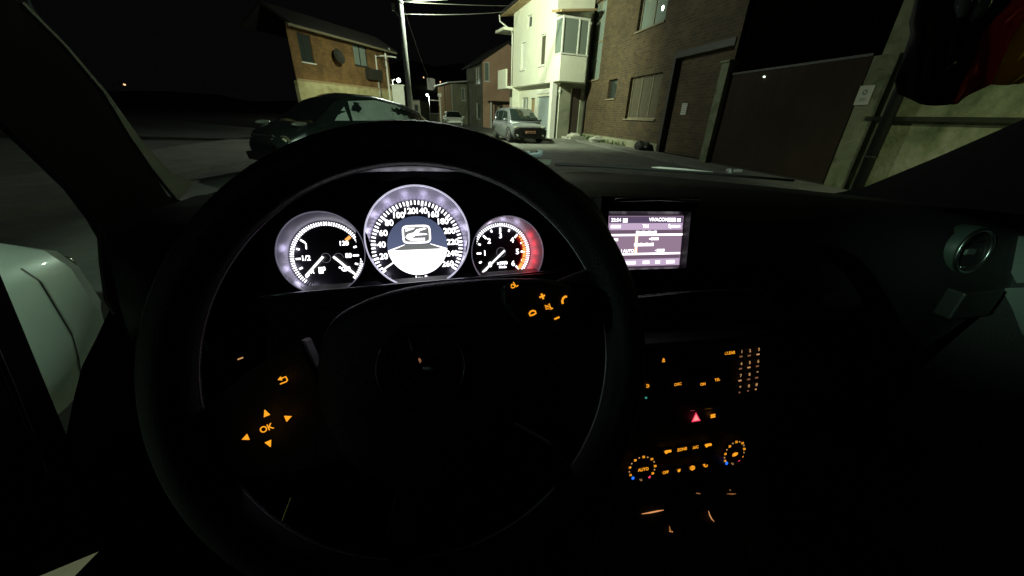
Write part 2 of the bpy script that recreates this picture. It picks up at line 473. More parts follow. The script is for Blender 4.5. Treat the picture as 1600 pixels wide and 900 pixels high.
def gable_roof(F, a0, a1, z_e, z_r, depth, over=.45, axis='u', th=.14):
    """two pitched slabs; ridge along the facade direction ('u') or away from it ('n')"""
    b = B()
    if axis == 'u':
        e0, e1, r = over, -depth - over, -depth / 2
        for (o0, o1) in ((e0, r), (e1, r)):
            sl = (z_r - z_e) / abs(r); ze = z_e - over * sl
            p = [F.at(a0 - over, ze, o0), F.at(a1 + over, ze, o0), F.at(a1 + over, z_r, o1), F.at(a0 - over, z_r, o1)]
            b.prism(p, (0, 0, th))
    else:
        am = (a0 + a1) / 2; sl = (z_r - z_e) / (am - a0); ze = z_e - over * sl
        for (s0, s1) in ((a0 - over, am), (a1 + over, am)):
            p = [F.at(s0, ze, over), F.at(s0, ze, -depth - over), F.at(s1, z_r, -depth - over), F.at(s1, z_r, over)]
            b.prism(p, (0, 0, th))
    return b

# ---------------------------------------------------------------- cream house
O = V((6.71, 22.1, 0)); a_ = V((-.215, .977, 0)); b_ = V((.977, .215, 0))
ch = thing('cream_house', 'cream plastered house lit bright, with a glazed bay and garage, behind the silver car', 'house', O, math.atan2(.215, .977))
LN = 5.6
FS = Facade((O + a_ * LN).xy, O.xy, (-1, 0))            # street front, left to right
FB = Facade(O.xy, (O + b_ * 2.28).xy, (0, -1))          # end wall facing the camera
w1 = FS.rect(814, 821, 67, 109); w2 = FS.rect(843, 852, 54, 102); w3 = FS.rect(824, 831, 24, 43)
top = 8.4; low = 2.98
b = B(); FS.wall(b, 0, LN, low, top, [w1, w2, w3])
FB.wall(b, 0, 2.28, low, top, [(.15, 1.5, 4.25, 5.85)])
FS.slab(b, 0, LN, low, low + .02, -.55, 0)
FS.slab(b, -.02, 0, 0, top, -6, 0)
b.prism([FS.at(0, low, -6), FS.at(LN, low, -6), FS.at(LN, top, -6), FS.at(0, top, -6)], (0, 0, 0) if False else FS.n * .02)
obj('wall', b, 'cream', ch)
FS.window(ch, w1, 'white_trim', 'glass_pale', 0, 0, 'white_trim', curtain='white_trim')
FS.window(ch, w2, 'white_trim', 'curtain', 0, 0, 'white_trim')
FS.window(ch, w3, 'white_trim', 'glass', 0, 0, None)
FG = Facade((O + a_ * LN + b_ * .5).xy, (O + b_ * .5).xy, (-1, 0))   # recessed ground floor
gd = FG.rect(838, 858, 148, 225); gd = (gd[0], LN - .15, 0.07, 2.35)
g2 = FG.rect(800, 815, 150, 200); g2 = (.5, 1.5, .9, 2.35); g3 = (1.9, 2.5, .9, 2.3)
b = B(); FG.wall(b, -1.6, LN, 0, low, [gd, g2, g3])
obj('ground_floor_wall', b, 'cream', ch)
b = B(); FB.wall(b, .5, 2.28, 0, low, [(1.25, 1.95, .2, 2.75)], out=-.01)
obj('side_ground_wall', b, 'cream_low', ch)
dr = FB.box('door', 1.26, 1.94, .2, 2.74, -.17, -.1, 'door_dark', ch)
FB.box('door_frame', 1.26, 1.32, .2, 2.74, -.1, -.05, 'white_trim', dr)
FB.box('step', 0.85, 2.4, .0, .19, 0, 1.0, 'stone', ch)
b = B(); FG.slab(b, gd[0], gd[1], gd[2], gd[3], -.15, -.1)
for k in range(9):
    zc = .3 + k * .24; FG.slab(b, gd[0], gd[1], zc, zc + .012, -.1, -.092)
obj('garage_door', b, 'shutter', ch)
b = B(); FG.slab(b, gd[0] - .16, gd[0] - .002, 0, 2.5, -.02, .06); FG.slab(b, gd[0] - .16, gd[1] + .2, 2.5, 2.66, -.02, .06)
obj('garage_frame', b, 'white_trim', ch)
FG.window(ch, g2, 'white_trim', 'glass_pale', 1, 0, 'white_trim'); FG.window(ch, g3, 'frame_wood', 'soffit', 0, 0, 'white_trim')
b = B(); FB.slab(b, 0.0, .3, 0, low - .002, -.3, 0.004); obj('corner_pillar', b, 'white_trim', ch)
# bay on the end wall
BY = .75
b = B(); FB.slab(b, -.04, 1.6, low + .02, 4.22, 0.002, BY)
obj('bay_parapet', b, 'cream', ch)
b = B(); FB.slab(b, -.08, 1.64, 4.222, 4.29, 0.002, BY + .04); obj('bay_sill', b, 'white_trim', ch)
b = B()
for (x0, x1) in ((-.03, .04), (.93, 1.0), (1.53, 1.6)): FB.slab(b, x0, x1, 4.292, 5.9, BY - .07, BY)
FB.slab(b, .04, .93, 5.8, 5.9, BY - .065, BY - .003); FB.slab(b, 1.0, 1.53, 5.8, 5.9, BY - .065, BY - .003)
FB.slab(b, -.03, .04, 5.8, 5.9, 0.004, BY - .07)
bw = obj('bay_window', b, 'white_trim', ch)
b = B(); FB.slab(b, .04, .93, 4.292, 5.8, BY - .045, BY - .03); FB.slab(b, 1.0, 1.53, 4.292, 5.8, BY - .045, BY - .03)
FB.slab(b, -.01, .01, 4.292, 5.8, .01, BY - .07); FB.slab(b, 1.56, 1.58, 4.292, 5.8, .01, BY - .07)
obj('pane', b, 'glass_pale', bw)
b = B(); p = [FB.at(-.35, 5.95, BY + .3), FB.at(1.75, 6.2, BY + .3), FB.at(1.75, 6.35, 0), FB.at(-.35, 6.1, 0)]
b.prism(p, (0, 0, .1)); obj('bay_roof', b, 'soffit', ch)
# main roof, soffit, gutter, downpipes
b = B(); zl = FS.loc(787, 31)[1] - .12; zr_ = FS.loc(838, 0)[1] + .35
p = [FS.at(-.5, zl, .75), FS.at(LN + .9, zr_, .75), FS.at(LN + .9, zr_ + .9, -6), FS.at(-.5, zl + .9, -6)]
b.prism(p, (0, 0, .03)); obj('soffit', b, 'soffit', ch)
b = B(); p = [v_ + V((0, 0, .032)) for v_ in [FS.at(-.55, zl, .8), FS.at(LN + .95, zr_, .8), FS.at(LN + .95, zr_ + .9, -6), FS.at(-.55, zl + .9, -6)]]
b.prism(p, (0, 0, .17)); obj('roof', b, 'roof', ch)
b = B(); b.tube([FS.at(-.5, zl + .08, .82), FS.at(-.5, zl - .25, .78), FS.at(-.12, zl - .75, .1), FS.at(-.08, zl - 1.0, .06), FS.at(-.08, 3.0, .06)], .045)
obj('downpipe', b, 'white_trim', ch, smooth=True)
b = B(); b.tube([FB.at(2.22, 6.3, .06), FB.at(2.22, .1, .06)], .05); obj('downpipe', b, 'frame_dark', ch, smooth=True)
# balcony at the far end
FS.box('canopy', -1.5, -.02, 6.2, 6.35, -1.0, .7, 'cream', ch)
b = B(); FS.slab(b, -1.5, -.02, 2.9, 3.05, -1.0, .5); FS.slab(b, -1.5, -.02, 3.05, 4.05, .4, .5)
obj('balcony', b, 'cream', ch)
tag(obj('rubbish_pile', B().loft([[O + b_ * (1.2 + math.cos(t) * r * 1.6) - a_ * (.75 + .5 * math.sin(t) * r) + Z * (.19 + hh + .03 * math.sin(5 * t)) for t in [k * 2 * PI / 14 for k in range(14)]] for r, hh in ((.28, 0), (.3, .08), (.2, .16), (.1, .2))]), 'rag', base=O + b_ * 1.2 - a_ * .75 + Z * .19),
    'pale crumpled sacks on the step beside the cream house door', 'sacks')

# ---------------------------------------------------------------- brick house on the right
FK = Facade((9.0, 22.62), (8.73, 10.75), (-1, 0))
bh = thing('brick_house', 'dim brown brick house right of the cream house, with a three part window', 'house', FK.P0, math.atan2(FK.u.y, FK.u.x))
k1 = FK.rect(919, 942, 6, 124); k2 = FK.rect(950, 963, 124, 154); k3 = FK.rect(981, 1029, 118, 186)
k4 = FK.rect(1003, 1046, -60, 38); kd = FK.rect(1040, 1088, 90, 236); kd = (kd[0], FK.L - .12, 0.07, kd[3])
b = B(); FK.wall(b, 0, FK.L, 0, 9.5, [k1, k2, k3, k4, kd], depth=.22)
FK.slab(b, 0, FK.L, 0, 9.5, -7, -6.9); FK.slab(b, FK.L - .1, FK.L, 0, 9.5, -6.9, -.24); FK.slab(b, 0, .1, 0, 9.5, -6.9, -.24)
obj('wall', b, 'brick', bh)
FK.window(bh, k1, 'frame_wood', 'glass_pale', 1, 1, 'frame_wood', depth=.2)
FK.window(bh, k2, 'frame_dark', 'glass', 0, 0, 'frame_wood', depth=.2)
FK.window(bh, k3, 'frame_wood', 'glass', 2, 0, 'frame_wood', depth=.2, curtain='curtain')
FK.window(bh, k4, 'frame_wood', 'glass_pale', 1, 0, 'frame_wood', depth=.2)
for bx_, by_, r_ in ((1029, 12, .085), (1019, 14, .04)):  # reflected street light drawn as two glowing discs
    aa, zz = FK.loc(bx_, by_); b = B(); b.lathe(FK.at(aa, zz, -.185), FK.n, [(r_, 0), (r_ * .7, .02), (.004, .03)], 16); obj('lamp_reflection', b, 'bulb', bh, smooth=True)
b = B(); FK.slab(b, kd[0], kd[1], kd[2], kd[3], -.26, -.2); obj('entrance_panel', b, 'brick', bh)
b = B(); FK.slab(b, kd[0], kd[0] + .16, kd[2], kd[3], -.198, .03); FK.slab(b, kd[0], kd[1], kd[3] + .002, kd[3] + .2, -.1, .03)
obj('door_frame', b, 'frame_dark', bh)
ks = FK.rect(1058, 1066, 161, 179); sg = FK.box('sign', *ks, -.19, -.17, 'paper', bh)
b = B()
for k in range(5): FK.slab(b, ks[0] + .02, ks[1] - .03 - .02 * (k % 2), ks[3] - .05 - k * (ks[3] - ks[2]) * .17, ks[3] - .035 - k * (ks[3] - ks[2]) * .17, -.169, -.167)
obj('sign_lines', b, 'sign_ink', sg)
b = B(); FK.slab(b, -.3, FK.L + .1, 9.52, 9.7, -7.2, .5); obj('roof', b, 'roof', bh)
b = B(); FK.slab(b, 0.05, kd[0], .07, .36, 0.0, .05); obj('footing', b, 'olive', bh)
# street light's reflection on the upper pane is the glowing discs above
# gate, post and mossy walls
FP = Facade((8.60, 10.74), (8.30, 10.30), (-1, -1))
pc = V((8.36, 10.42, 0))
gp = obj('gate_post', B().loft([[pc + V((x * .15, y * .15, z)) for x, y in ((-1, -1), (1, -1), (1, 1), (-1, 1))] for z in (0, 2.72, 2.74)]).loft([[pc + V((x * .19, y * .19, z)) for x, y in ((-1, -1), (1, -1), (1, 1), (-1, 1))] for z in (2.742, 2.8)]), 'moss_post', base=pc)
tag(gp, 'pale mossy concrete post between the brick house and the brown gate', 'post')
FW = Facade((8.34, 10.25), (8.16, 6.42), (-1, 0))
gt = thing('sheet_gate', 'wide dark brown sheet metal gate between the pale post and mossy wall', 'gate', FW.P0, math.atan2(FW.u.y, FW.u.x))
gz = [FW.loc(1125, 116)[1], FW.loc(1350, 96)[1]]; gzm = (gz[0] + gz[1]) / 2
b = B(); n = 11; W_ = FW.L / n
for k in range(n):
    FW.slab(b, k * W_ + .001, (k + 1) * W_ - .001, .1, gzm, -.03, -.001 * (k % 2))
obj('panel', b, 'gate', gt)
FW.box('gate_rail', 0, FW.L, gzm + .002, gzm + .05, -.03, .02, 'frame_dark', gt); FW.box('gate_rail', 0, FW.L, .04, .098, -.03, .02, 'frame_dark', gt)
lp = FW.loc(1195, 120); b = B(); b.lathe(FW.at(lp[0], lp[1], 0.0), FW.n, [(.02, 0), (.02, .03), (.012, .045)], 12)
obj('reflector', b, glow('reflector_glint', (.9, 1, .85), 3), gt, smooth=True)
FM = Facade((8.16, 6.38), (7.9, -4.0), (-1, 0))
ml = FM.loc(1365, 88)
mw_ = thing('mossy_wall', 'green stained plaster wall with a dark pipe, at the right edge behind the flag', 'wall', FM.P0, math.atan2(FM.u.y, FM.u.x))
pw = FM.loc(1368, 180)[0]
b = B(); FM.slab(b, 0, pw, 0, ml[1], -.35, 0.03); obj('pier', b, 'moss_post', mw_)
hl = FM.loc(1400, 60)[0]
b = B(); FM.slab(b, pw + .002, FM.L, 0, ml[1] - .05, -.3, -.02); FM.slab(b, hl - .15, FM.L, ml[1] - .05, 7.5, -.3, -.03)
obj('plaster', b, 'moss', mw_)
lz = FM.loc(1480, 186)[1]
b = B(); FM.slab(b, pw - .12, FM.L, lz - .04, lz + .03, -.02, .05); obj('ledge', b, 'ledge', mw_)
pp = FM.loc(1381, 215)[0]
b = B(); b.tube([FM.at(pp, 0, .10), FM.at(pp, 5.5, .10)], .092, 12); obj('drainpipe', b, 'black', mw_, smooth=True)
b = B()
for zz in (.7, 2.02, 2.9): obj('pipe_bracket', B().tube([FM.at(pp, zz, .10), FM.at(pp, zz + .04, .10)], .10, 12), 'black', mw_)
FM.box('pipe_label', pp - .03, pp + .04, 1.9, 2.0, .193, .2, 'paper', mw_)
nz = FM.rect(1342, 1364, 134, 164); nt_ = FM.box('notice', *nz, .032, .045, 'paper', mw_)
b = B(); cx = (nz[0] + nz[1]) / 2; cz = (nz[2] + nz[3]) / 2; ww = nz[1] - nz[0]
b.ring(FM.at(cx, cz + .05, .047), FM.u, Z, ww * .1, ww * .17, n=20); FM.slab(b, cx - ww * .2, cx + ww * .2, cz - .07, cz - .055, .046, .047); FM.slab(b, cx - ww * .25, cx + ww * .25, cz - .1, cz - .09, .046, .047)
obj('notice_print', b, 'sign_ink', nt_)
# weeds and a stone at the foot of the brick wall
b = B()
for k in range(260):
    s_ = random.random() ** 1.2 * 6.0 + .1; p = FK.at(s_, .07, .03 + abs(random.gauss(0, .13))); hgt = random.uniform(.08, .34) * (1.0 if s_ < 2.5 else .6)
    d = V((random.uniform(-.5, .5), random.uniform(-.5, .5), 1)).normalized(); sd = V((random.uniform(-1, 1), random.uniform(-1, 1), 0)).normalized() * random.uniform(.01, .025)
    b.poly([p - sd, p + sd, p + d * hgt + sd * .4, p + d * hgt * 1.15, p + d * hgt - sd * .8])
wd = obj('weeds', b, 'leaf'); wd['kind'] = 'stuff'; wd['label'] = 'green weeds along the foot of the brick house wall'; wd['category'] = 'weeds'
sp = hit(932, 222, (0, 0, .07), Z)
b = B(); bmesh.ops.create_icosphere(b.b, subdivisions=3, radius=1)
for v_ in b.b.verts:
    k = 1 + .22 * math.sin(v_.co.x * 4 + 1) * math.cos(v_.co.y * 5) + .1 * math.sin(v_.co.z * 9)
    v_.co = sp + V((v_.co.x * .42 * k, v_.co.y * .26 * k, max(0, v_.co.z * .17 * k + .1)))
tag(obj('rubble_heap', b, 'stone', base=sp), 'small pale heap of rubble at the foot of the brick house', 'rubble')
sp2 = FK.at(kd[0] - .7, .07, .3)
b = B(); bmesh.ops.create_icosphere(b.b, subdivisions=3, radius=1)
for v_ in b.b.verts:
    k = 1 + .25 * math.sin(v_.co.x * 5) * math.cos(v_.co.y * 4 + 2); v_.co = sp2 + V((v_.co.x * .25 * k, v_.co.y * .5 * k, max(0, v_.co.z * .2 * k + .14)))
tag(obj('dark_sack', b, 'black', base=sp2), 'dark sack lying by the entrance of the brick house', 'sack')

# ---------------------------------------------------------------- pink house
c0 = hit(755, 200, (0, 0, 0), Z); c0.z = 0
pa = V((-.15, .989, 0)).normalized(); pb = V((.989, .15, 0)).normalized()
ph = thing('salmon_house', 'two storey house with a salmon end wall and porch, left of the cream house', 'house', c0, math.atan2(pb.y, pb.x))
P1 = Facade((c0 + pa * 6.6).xy, c0.xy, (-1, 0)); P2 = Facade(c0.xy, (c0 + pb * 5).xy, (0, -1))
tz = P2.loc(757, 94)[1]
b = B(); q1 = P1.rect(743, 750, 105, 132); q2 = P1.rect(744, 750, 160, 186)
P1.wall(b, 0, P1.L, 0, tz, [q1, q2]); obj('street_wall', b, 'olive', ph)
P1.window(ph, q1, 'white_trim', 'glass_pale', 1); P1.window(ph, q2, 'white_trim', 'glass_pale', 0)
b = B(); q3 = P2.rect(757, 765, 97, 127); q4 = (1.2, 2.1, .1, 2.2); P2.wall(b, 0, 5, 0, tz, [q3, q4])
b.poly([P2.at(0, tz, 0), P2.at(5, tz, 0), P2.at(2.5, tz + 1.5, 0)]); obj('end_wall', b, 'pink', ph)
P2.window(ph, q3, 'white_trim', 'glass_pale', 0, 0, 'white_trim')
dd = P2.box('door', q4[0], q4[1], q4[2], q4[3], -.14, -.09, 'door_dark', ph); P2.box('door_panel', q4[0] + .3, q4[0] + .55, .4, 2.0, -.09, -.07, 'soffit', dd)
b = B(); P2.slab(b, .5, 2.6, 2.35, 2.47, 0, .9); obj('porch_roof', b, 'roof', ph)
b = B(); P2.slab(b, .52, .66, 0, 2.348, .72, .86); obj('porch_post', b, 'white_trim', ph)
obj('roof', gable_roof(P2, 0, 5, tz, tz + 1.55, 6.6, .45, 'n'), 'roof', ph)
# ---------------------------------------------------------------- small house beyond, then far buildings
c1 = hit(707, 195.2, (0, 0, 0), Z); c1.z = 0
sa = V((-.2, .98, 0)).normalized(); sb = V((.98, .2, 0)).normalized()
sh = thing('small_house', 'low olive house with an ochre street side, beyond the salmon house', 'house', c1, math.atan2(sb.y, sb.x))
S1 = Facade((c1 + sa * 7).xy, c1.xy, (-1, 0)); S2 = Facade(c1.xy, (c1 + sb * 4).xy, (0, -1)); tz = S2.loc(709, 131)[1]
b = B(); S1.wall(b, 0, 3.6, 0, tz, []); S1.wall(b, 3.9, 7, 0, tz, []); S1.wall(b, 3.6, 3.9, 0, tz, [], out=-.3); obj('street_wall', b, 'ochre', sh)
b = B(); q5 = S2.rect(721, 727, 137, 157); S2.wall(b, 0, 4, 0, tz, [q5]); obj('end_wall', b, 'olive', sh)
S2.window(sh, q5, 'white_trim', 'glass_pale', 0)
b = B(); b.prism([S2.at(-.5, tz + .02, .5), S2.at(4.3, tz + .5, .5), S2.at(4.3, tz + .5, -7), S2.at(-.5, tz + .02, -7)], (0, 0, .12)); obj('roof', b, 'galv', sh)
b = B(); b.tube([S2.at(.08, 0, .05), S2.at(.08, tz, .05)], .04, 8); obj('downpipe', b, 'white_trim', sh)
def far_block(name, label, cat, px0, px1, pyt, hd, m, dep=6, roofm='roof', winpos=()):
    d0 = bearing(px0); d1 = bearing(px1)
    hv = V((_X.z * 0, 0, 0))
    def at(px, d):
        q = bearing(px); hh = q.x * math.sin(YAW) + q.y * math.cos(YAW); return V((q.x, q.y, 0)) * (d / hh)
    p0 = at(px0, hd); p1 = at(px1, hd); F = Facade(p0.xy, p1.xy, (-p0.x, -p0.y)); t = F.loc((px0 + px1) / 2, pyt)[1]
    r = thing(name, label, cat, F.P0, math.atan2(F.u.y, F.u.x))
    b = B(); F.slab(b, 0, F.L, 0, t, -dep, 0); obj('wall', b, m, r)
    b = B(); F.slab(b, -.15, F.L + .15, t + .003, t + .15, -dep - .1, .15); obj('roof' if cat != 'wall' else 'coping', b, roofm, r)
    for (x0, x1, z0, z1) in winpos: F.box('window', F.L * x0, F.L * x1, t * z0, t * z1, .002, .03, 'glass', r)
    return r, F, t
far_block('pale_building', 'small pale building at the far end of the street behind the lamp pole', 'building', 646, 658, 157, 64, 'olive', winpos=((.3, .7, .5, .8),))
far_block('garden_wall', 'low pale wall across the far end of the street', 'wall', 656, 692, 178, 72, 'olive', .3, 'concrete')
r_, F_, t_ = far_block('hillside_house', 'tiny lit house high on the dark hillside', 'house', 671, 679, 122, 235, 'lit_wall', 8, winpos=((.3, .5, .93, .96),))
# ---------------------------------------------------------------- orange brick house on the left
FL = Facade((-7.5, 25.4), (-3.1, 33.4), (1, -1))
oh = thing('orange_brick_house', 'two storey orange brick house with a pale plinth, behind the dark car', 'house', FL.P0, math.atan2(FL.u.y, FL.u.x))
et = FL.loc(455, 36)[1]; er = FL.loc(600, 82)[1]; et = (et + er) / 2 + .2
pz = FL.loc(530, 133)[1]
v1 = FL.rect(468, 488, 54, 97); v2 = FL.rect(553, 574, 70, 103); v3 = FL.rect(505, 514, 78, 100)
b = B(); FL.wall(b, 0, FL.L, pz, et, [v1, v2]); ry_ = V((FL.P0.x, FL.P0.y, 0)).normalized() * 3.2; b.prism([FL.at(0, 0), FL.at(0, 0) + ry_, FL.at(0, et) + ry_, FL.at(0, et)], FL.u * .02); FL.slab(b, FL.L, FL.L + .02, 0, et, -2.5, 0); FL.slab(b, ry_.dot(FL.u), FL.L, 0, et, ry_.dot(FL.n) - .02, ry_.dot(FL.n))
obj('wall', b, 'brick_orange', oh)
b = B(); FL.slab(b, 0, FL.L, 0, pz - .002, -.2, .04); obj('plinth', b, 'plinth', oh)
b = B(); FL.slab(b, 0, FL.L, pz, pz + .1, 0.002, .07); obj('string_course', b, 'soffit', oh)
FL.window(oh, v1, 'frame_dark', 'glass', 1, 0, 'white_trim'); FL.window(oh, v2, 'frame_dark', 'glass_pale', 1, 0, 'frame_dark')
b = B(); FL.slab(b, v2[1] - .5, v2[1] + .9, v2[2] - .75, v2[2] - .1, .0, .45); obj('balcony_box', b, 'frame_dark', oh)
dc = FL.at(FL.loc(520, 88)[0], FL.loc(520, 88)[1], .5)
ds = B(); dn = (FL.n + Z * .3).normalized(); ds.lathe(dc, dn, [(.02, -.12), (.25, -.08), (.42, 0), (.43, .01), (.41, .01), (.24, -.06), (.01, -.1)], 20); ds.tube([dc - dn * .1, dc - FL.n * .5], .03, 8)
obj('satellite_dish', ds, 'frame_dark', oh, smooth=True)
obj('roof', gable_roof(FL, .35, FL.L, et, et + .7, 2.5, .5, 'u'), 'roof', oh)
b = B(); b.tube([FL.at(-.4, et - .28, .55), FL.at(FL.L + .4, et - .28, .55)], .07, 8); obj('gutter', b, 'frame_wood', oh)
ps = FL.loc(604, 120)[0]
b = B(); b.tube([FL.at(ps, 0, .1), FL.at(ps, et - .3, .1), FL.at(ps, et - .1, .5)], .07, 8); obj('downpipe', b, 'white_trim', oh)
b = B(); b.tube([FL.at(ps - 1.6, 0, .5), FL.at(ps - 1.6, v2[2] - .7, .5)], .025, 6); b.tube([FL.at(ps - 1.6, 5.0, .5), FL.at(ps, 4.2, .1)], .02, 6); obj('cable', b, 'black', oh)
cp = FL.at(FL.L + .5, 0, .3)
cpil = obj('fence_pillar', B().loft([[cp + V((x * .45, y * .3, z)) for x, y in ((-1, -1), (1, -1), (1, 1), (-1, 1))] for z in (0, 3.1)]).loft([[cp + V((x * .52, y * .36, z)) for x, y in ((-1, -1), (1, -1), (1, 1), (-1, 1))] for z in (3.102, 3.2)]), 'white_trim', base=cp)
tag(cpil, 'square white pillar at the right end of the orange brick house', 'pillar')

# ---------------------------------------------------------------- poles and lamps
def at_h(px, py, hd):
    q = bearing(px, py); hh = q.x * math.sin(YAW) + q.y * math.cos(YAW); return EYE + q * (hd / hh)
PB = at_h(642.5, 176, 17); PT = at_h(625.5, 0, 17)
pole = thing('lamp_pole', 'tall round concrete lamp pole with overhead wires, above the dark car', 'lamp pole', (PB.x, PB.y, 0))
b = B(); base = V((PB.x, PB.y, 0)); dirp = (PT - PB); dirp = dirp / dirp.z
topz = 6.75; b.tube([base, base + dirp * (topz / 2), base + dirp * topz], [.125, .10, .085], 20); obj('shaft', b, 'concrete', pole, smooth=True)
ptop = base + dirp * topz
b = B(); b.tube([ptop - Z * .45, ptop + V((.15, 0, -.3)), LAMP_MAIN + V((0, 0, .05))], .03, 8); obj('arm', b, 'galv', pole)
lh = LAMP_MAIN; b = B(); b.loft([[lh + V((x * .28 * k + .15, y * .12 * k, z)) for x, y in ((-1, -1), (1, -1), (1, 1), (-1, 1))] for k, z in ((1, 0), (1, .04), (.6, .09))]); hd_ = obj('lamp_head', b, 'galv', pole)
b = B(); b.box(lh + V((.2, 0, -.015)), (.34, .18, .02)); obj('lens', b, 'bulb', hd_)
b = B(); q = at_h(617, 16, 17); q2_ = at_h(624, 27, 17); b.tube([at_h(614, 10, 17), q, q2_], .025, 6); b.box(at_h(614, 11, 17), (.1, .1, .22)); obj('bracket', b, 'galv', pole)
for zz in (PT.z - .05, PT.z - .6, PT.z + .5):
    pass
for py_ in (4, 24): c_ = at_h(626, py_, 17); obj('clamp_band', B().tube([c_ - Z * .03, c_ + Z * .03], .108, 16), 'galv', pole)

def wire(name, a, c, label, sag=.3, r=.014):
    a = V(a); c = V(c); pts = [a.lerp(c, i / 14) - Z * (sag * 4 * (i / 14) * (1 - i / 14)) for i in range(15)]
    o = obj(name, B().tube(pts, r, 6), 'wire', base=a); tag(o, label, 'wire')
p_top = at_h(627, 3, 17); p_mid = at_h(628, 22, 17)
wire('overhead_wire', p_top, at_h(850, -12, 21), 'upper overhead wire running level from the pole to the cream house', .02, .018)
wire('overhead_wire', p_top, FS.at(.3, 7.4, .3), 'overhead wire sloping down from the pole towards the cream house eave', .03)
wire('overhead_wire', p_mid, FS.at(.9, 7.1, .1), 'lower overhead wire from the pole to the cream house wall', .1)
wire('overhead_wire', at_h(629, 6, 17), at_h(688, 150, 50), 'thin wire dropping steeply from the pole towards the far street', .9, .012)

def street_lamp(name, label, px, pyb, pyt, hd, armpx, lit=None, m='white_trim', r=.07, power=0, col=(.9, 1, .85), lampx=None):
    bt = at_h(px, pyb, hd); tp = at_h(px, pyt, hd); t = thing(name, label, 'street lamp', (bt.x, bt.y, 0))
    b = B(); b.tube([V((bt.x, bt.y, 0)), V((bt.x, bt.y, tp.z))], [r, r * .7], 10); obj('pole', b, m, t, smooth=True)
    e = at_h(*armpx, hd); b = B(); b.tube([V((bt.x, bt.y, tp.z - .1)), V((bt.x, bt.y, tp.z)).lerp(e, .5), e], r * .5, 8); obj('arm', b, m, t)
    d = (e - V((bt.x, bt.y, tp.z))).normalized(); L = .5
    b = B(); b.loft([[e + d * s_ + V((0, 0, 0)) + Z * z_ + d.cross(Z).normalized() * y_ for y_, z_ in ((-ww_, -.03), (ww_, -.03), (ww_ * .6, .05), (-ww_ * .6, .05))] for s_, ww_ in ((-.05, .06), (.15, .13), (L, .1))])
    hh_ = obj('lamp_head', b, m, t)
    if lit:
        lp_ = e + d * .25 - Z * .1
        b = B(); bmesh.ops.create_icosphere(b.b, subdivisions=2, radius=lit)
        for v_ in b.b.verts: v_.co = v_.co + lp_
        obj('bulb', b, 'bulb', hh_, smooth=True)
        if power: lamp('street_or_fill_light', lp_ - Z * .3, power, col, .1)
    return t
street_lamp('street_lamp', 'unlit white street lamp with a short arm in front of the orange brick house', 596.5, 170, 86, 30.5, (608, 88.5), m='white_trim')
street_lamp('street_lamp', 'bright round lit street lamp just left of the tall concrete pole', 618, 175, 124, 57, (620, 124), lit=.26, power=900)
street_lamp('street_lamp', 'lit lamp low over the far end of the street, right of the concrete pole', 672, 178, 150, 90, (669, 149), lit=.26, power=1500, r=.05)
street_lamp('street_lamp', 'small distant lit lamp at the foot of the second pole', 612, 178, 159, 110, (614, 159), lit=.25, r=.06)
street_lamp('street_lamp', 'tiny warm light of a lone lamp far off in the dark on the left', 190, 170, 131, 70, (193, 131), lit=None, m='frame_dark')
b = B(); lp_ = at_h(194.5, 132, 70); bmesh.ops.create_icosphere(b.b, subdivisions=2, radius=.16)
for v_ in b.b.verts: v_.co += lp_
o = [k for k in bpy.data.objects if k.get('label', '').startswith('tiny warm')][0]
obj('bulb', b, 'bulb_warm', o)
for px_, py_, nm in ((662, 121, 'left'), (688, 128, 'right')):
    c_ = at_h(px_, py_, 240); t = thing('hillside_lamp', 'faint light on the dark hillside %s of the tiny lit house' % nm, 'lamp', (c_.x, c_.y, c_.z - 5))
    b = B(); b.tube([c_ - Z * 5, c_], .1, 6); obj('pole', b, 'frame_dark', t)
    b = B(); bmesh.ops.create_icosphere(b.b, subdivisions=2, radius=.38)
    for v_ in b.b.verts: v_.co += c_
    obj('bulb', b, 'bulb_warm', t)
# service post with a box
bt = at_h(689, 186, 38); tp = at_h(685.5, 151, 38)
t = thing('service_post', 'thin pale post with a small box on top, before the ochre wall', 'post', (bt.x, bt.y, 0))
b = B(); b.tube([V((bt.x, bt.y, 0)), V((bt.x, bt.y, tp.z))], .07, 8); obj('pole', b, 'white_trim', t)
b = B(); b.box((bt.x, bt.y, tp.z + .12), (.34, .2, .3)); obj('meter_box', b, 'white_trim', t, bevel=.02)
e = at_h(675, 156.5, 38); b = B(); b.tube([V((bt.x, bt.y, tp.z - .35)), e], .035, 8); b.box(e, (.3, .14, .08)); obj('arm', b, 'white_trim', t)

# ================================================================ PARKED CARS
def interp(st, x):
    if x <= st[0][0]: return st[0][1:]
    for a, c in zip(st, st[1:]):
        if x <= c[0]:
            t = (x - a[0]) / (c[0] - a[0]); t = t * t * (3 - 2 * t) * .35 + t * .65
            return tuple(p + (q - p) * t for p, q in zip(a[1:], c[1:]))
    return st[-1][1:]

def section(x, hw, zb, zs, zt):
    r = [(0, zb), (hw * .80, zb), (hw * .95, zb + .07), (hw * .985, zb + .2), (hw, (zb + zs) * .5), (hw * .985, zs - .07), (hw * .93, zs),
         (hw * .80, zs + (zt - zs) * .55), (hw * .45, zt - .008), (0, zt)]
    pts = [V((x, y, z)) for y, z in r]
    return pts + [V((x, -p.y, p.z)) for p in pts[-2:0:-1]]

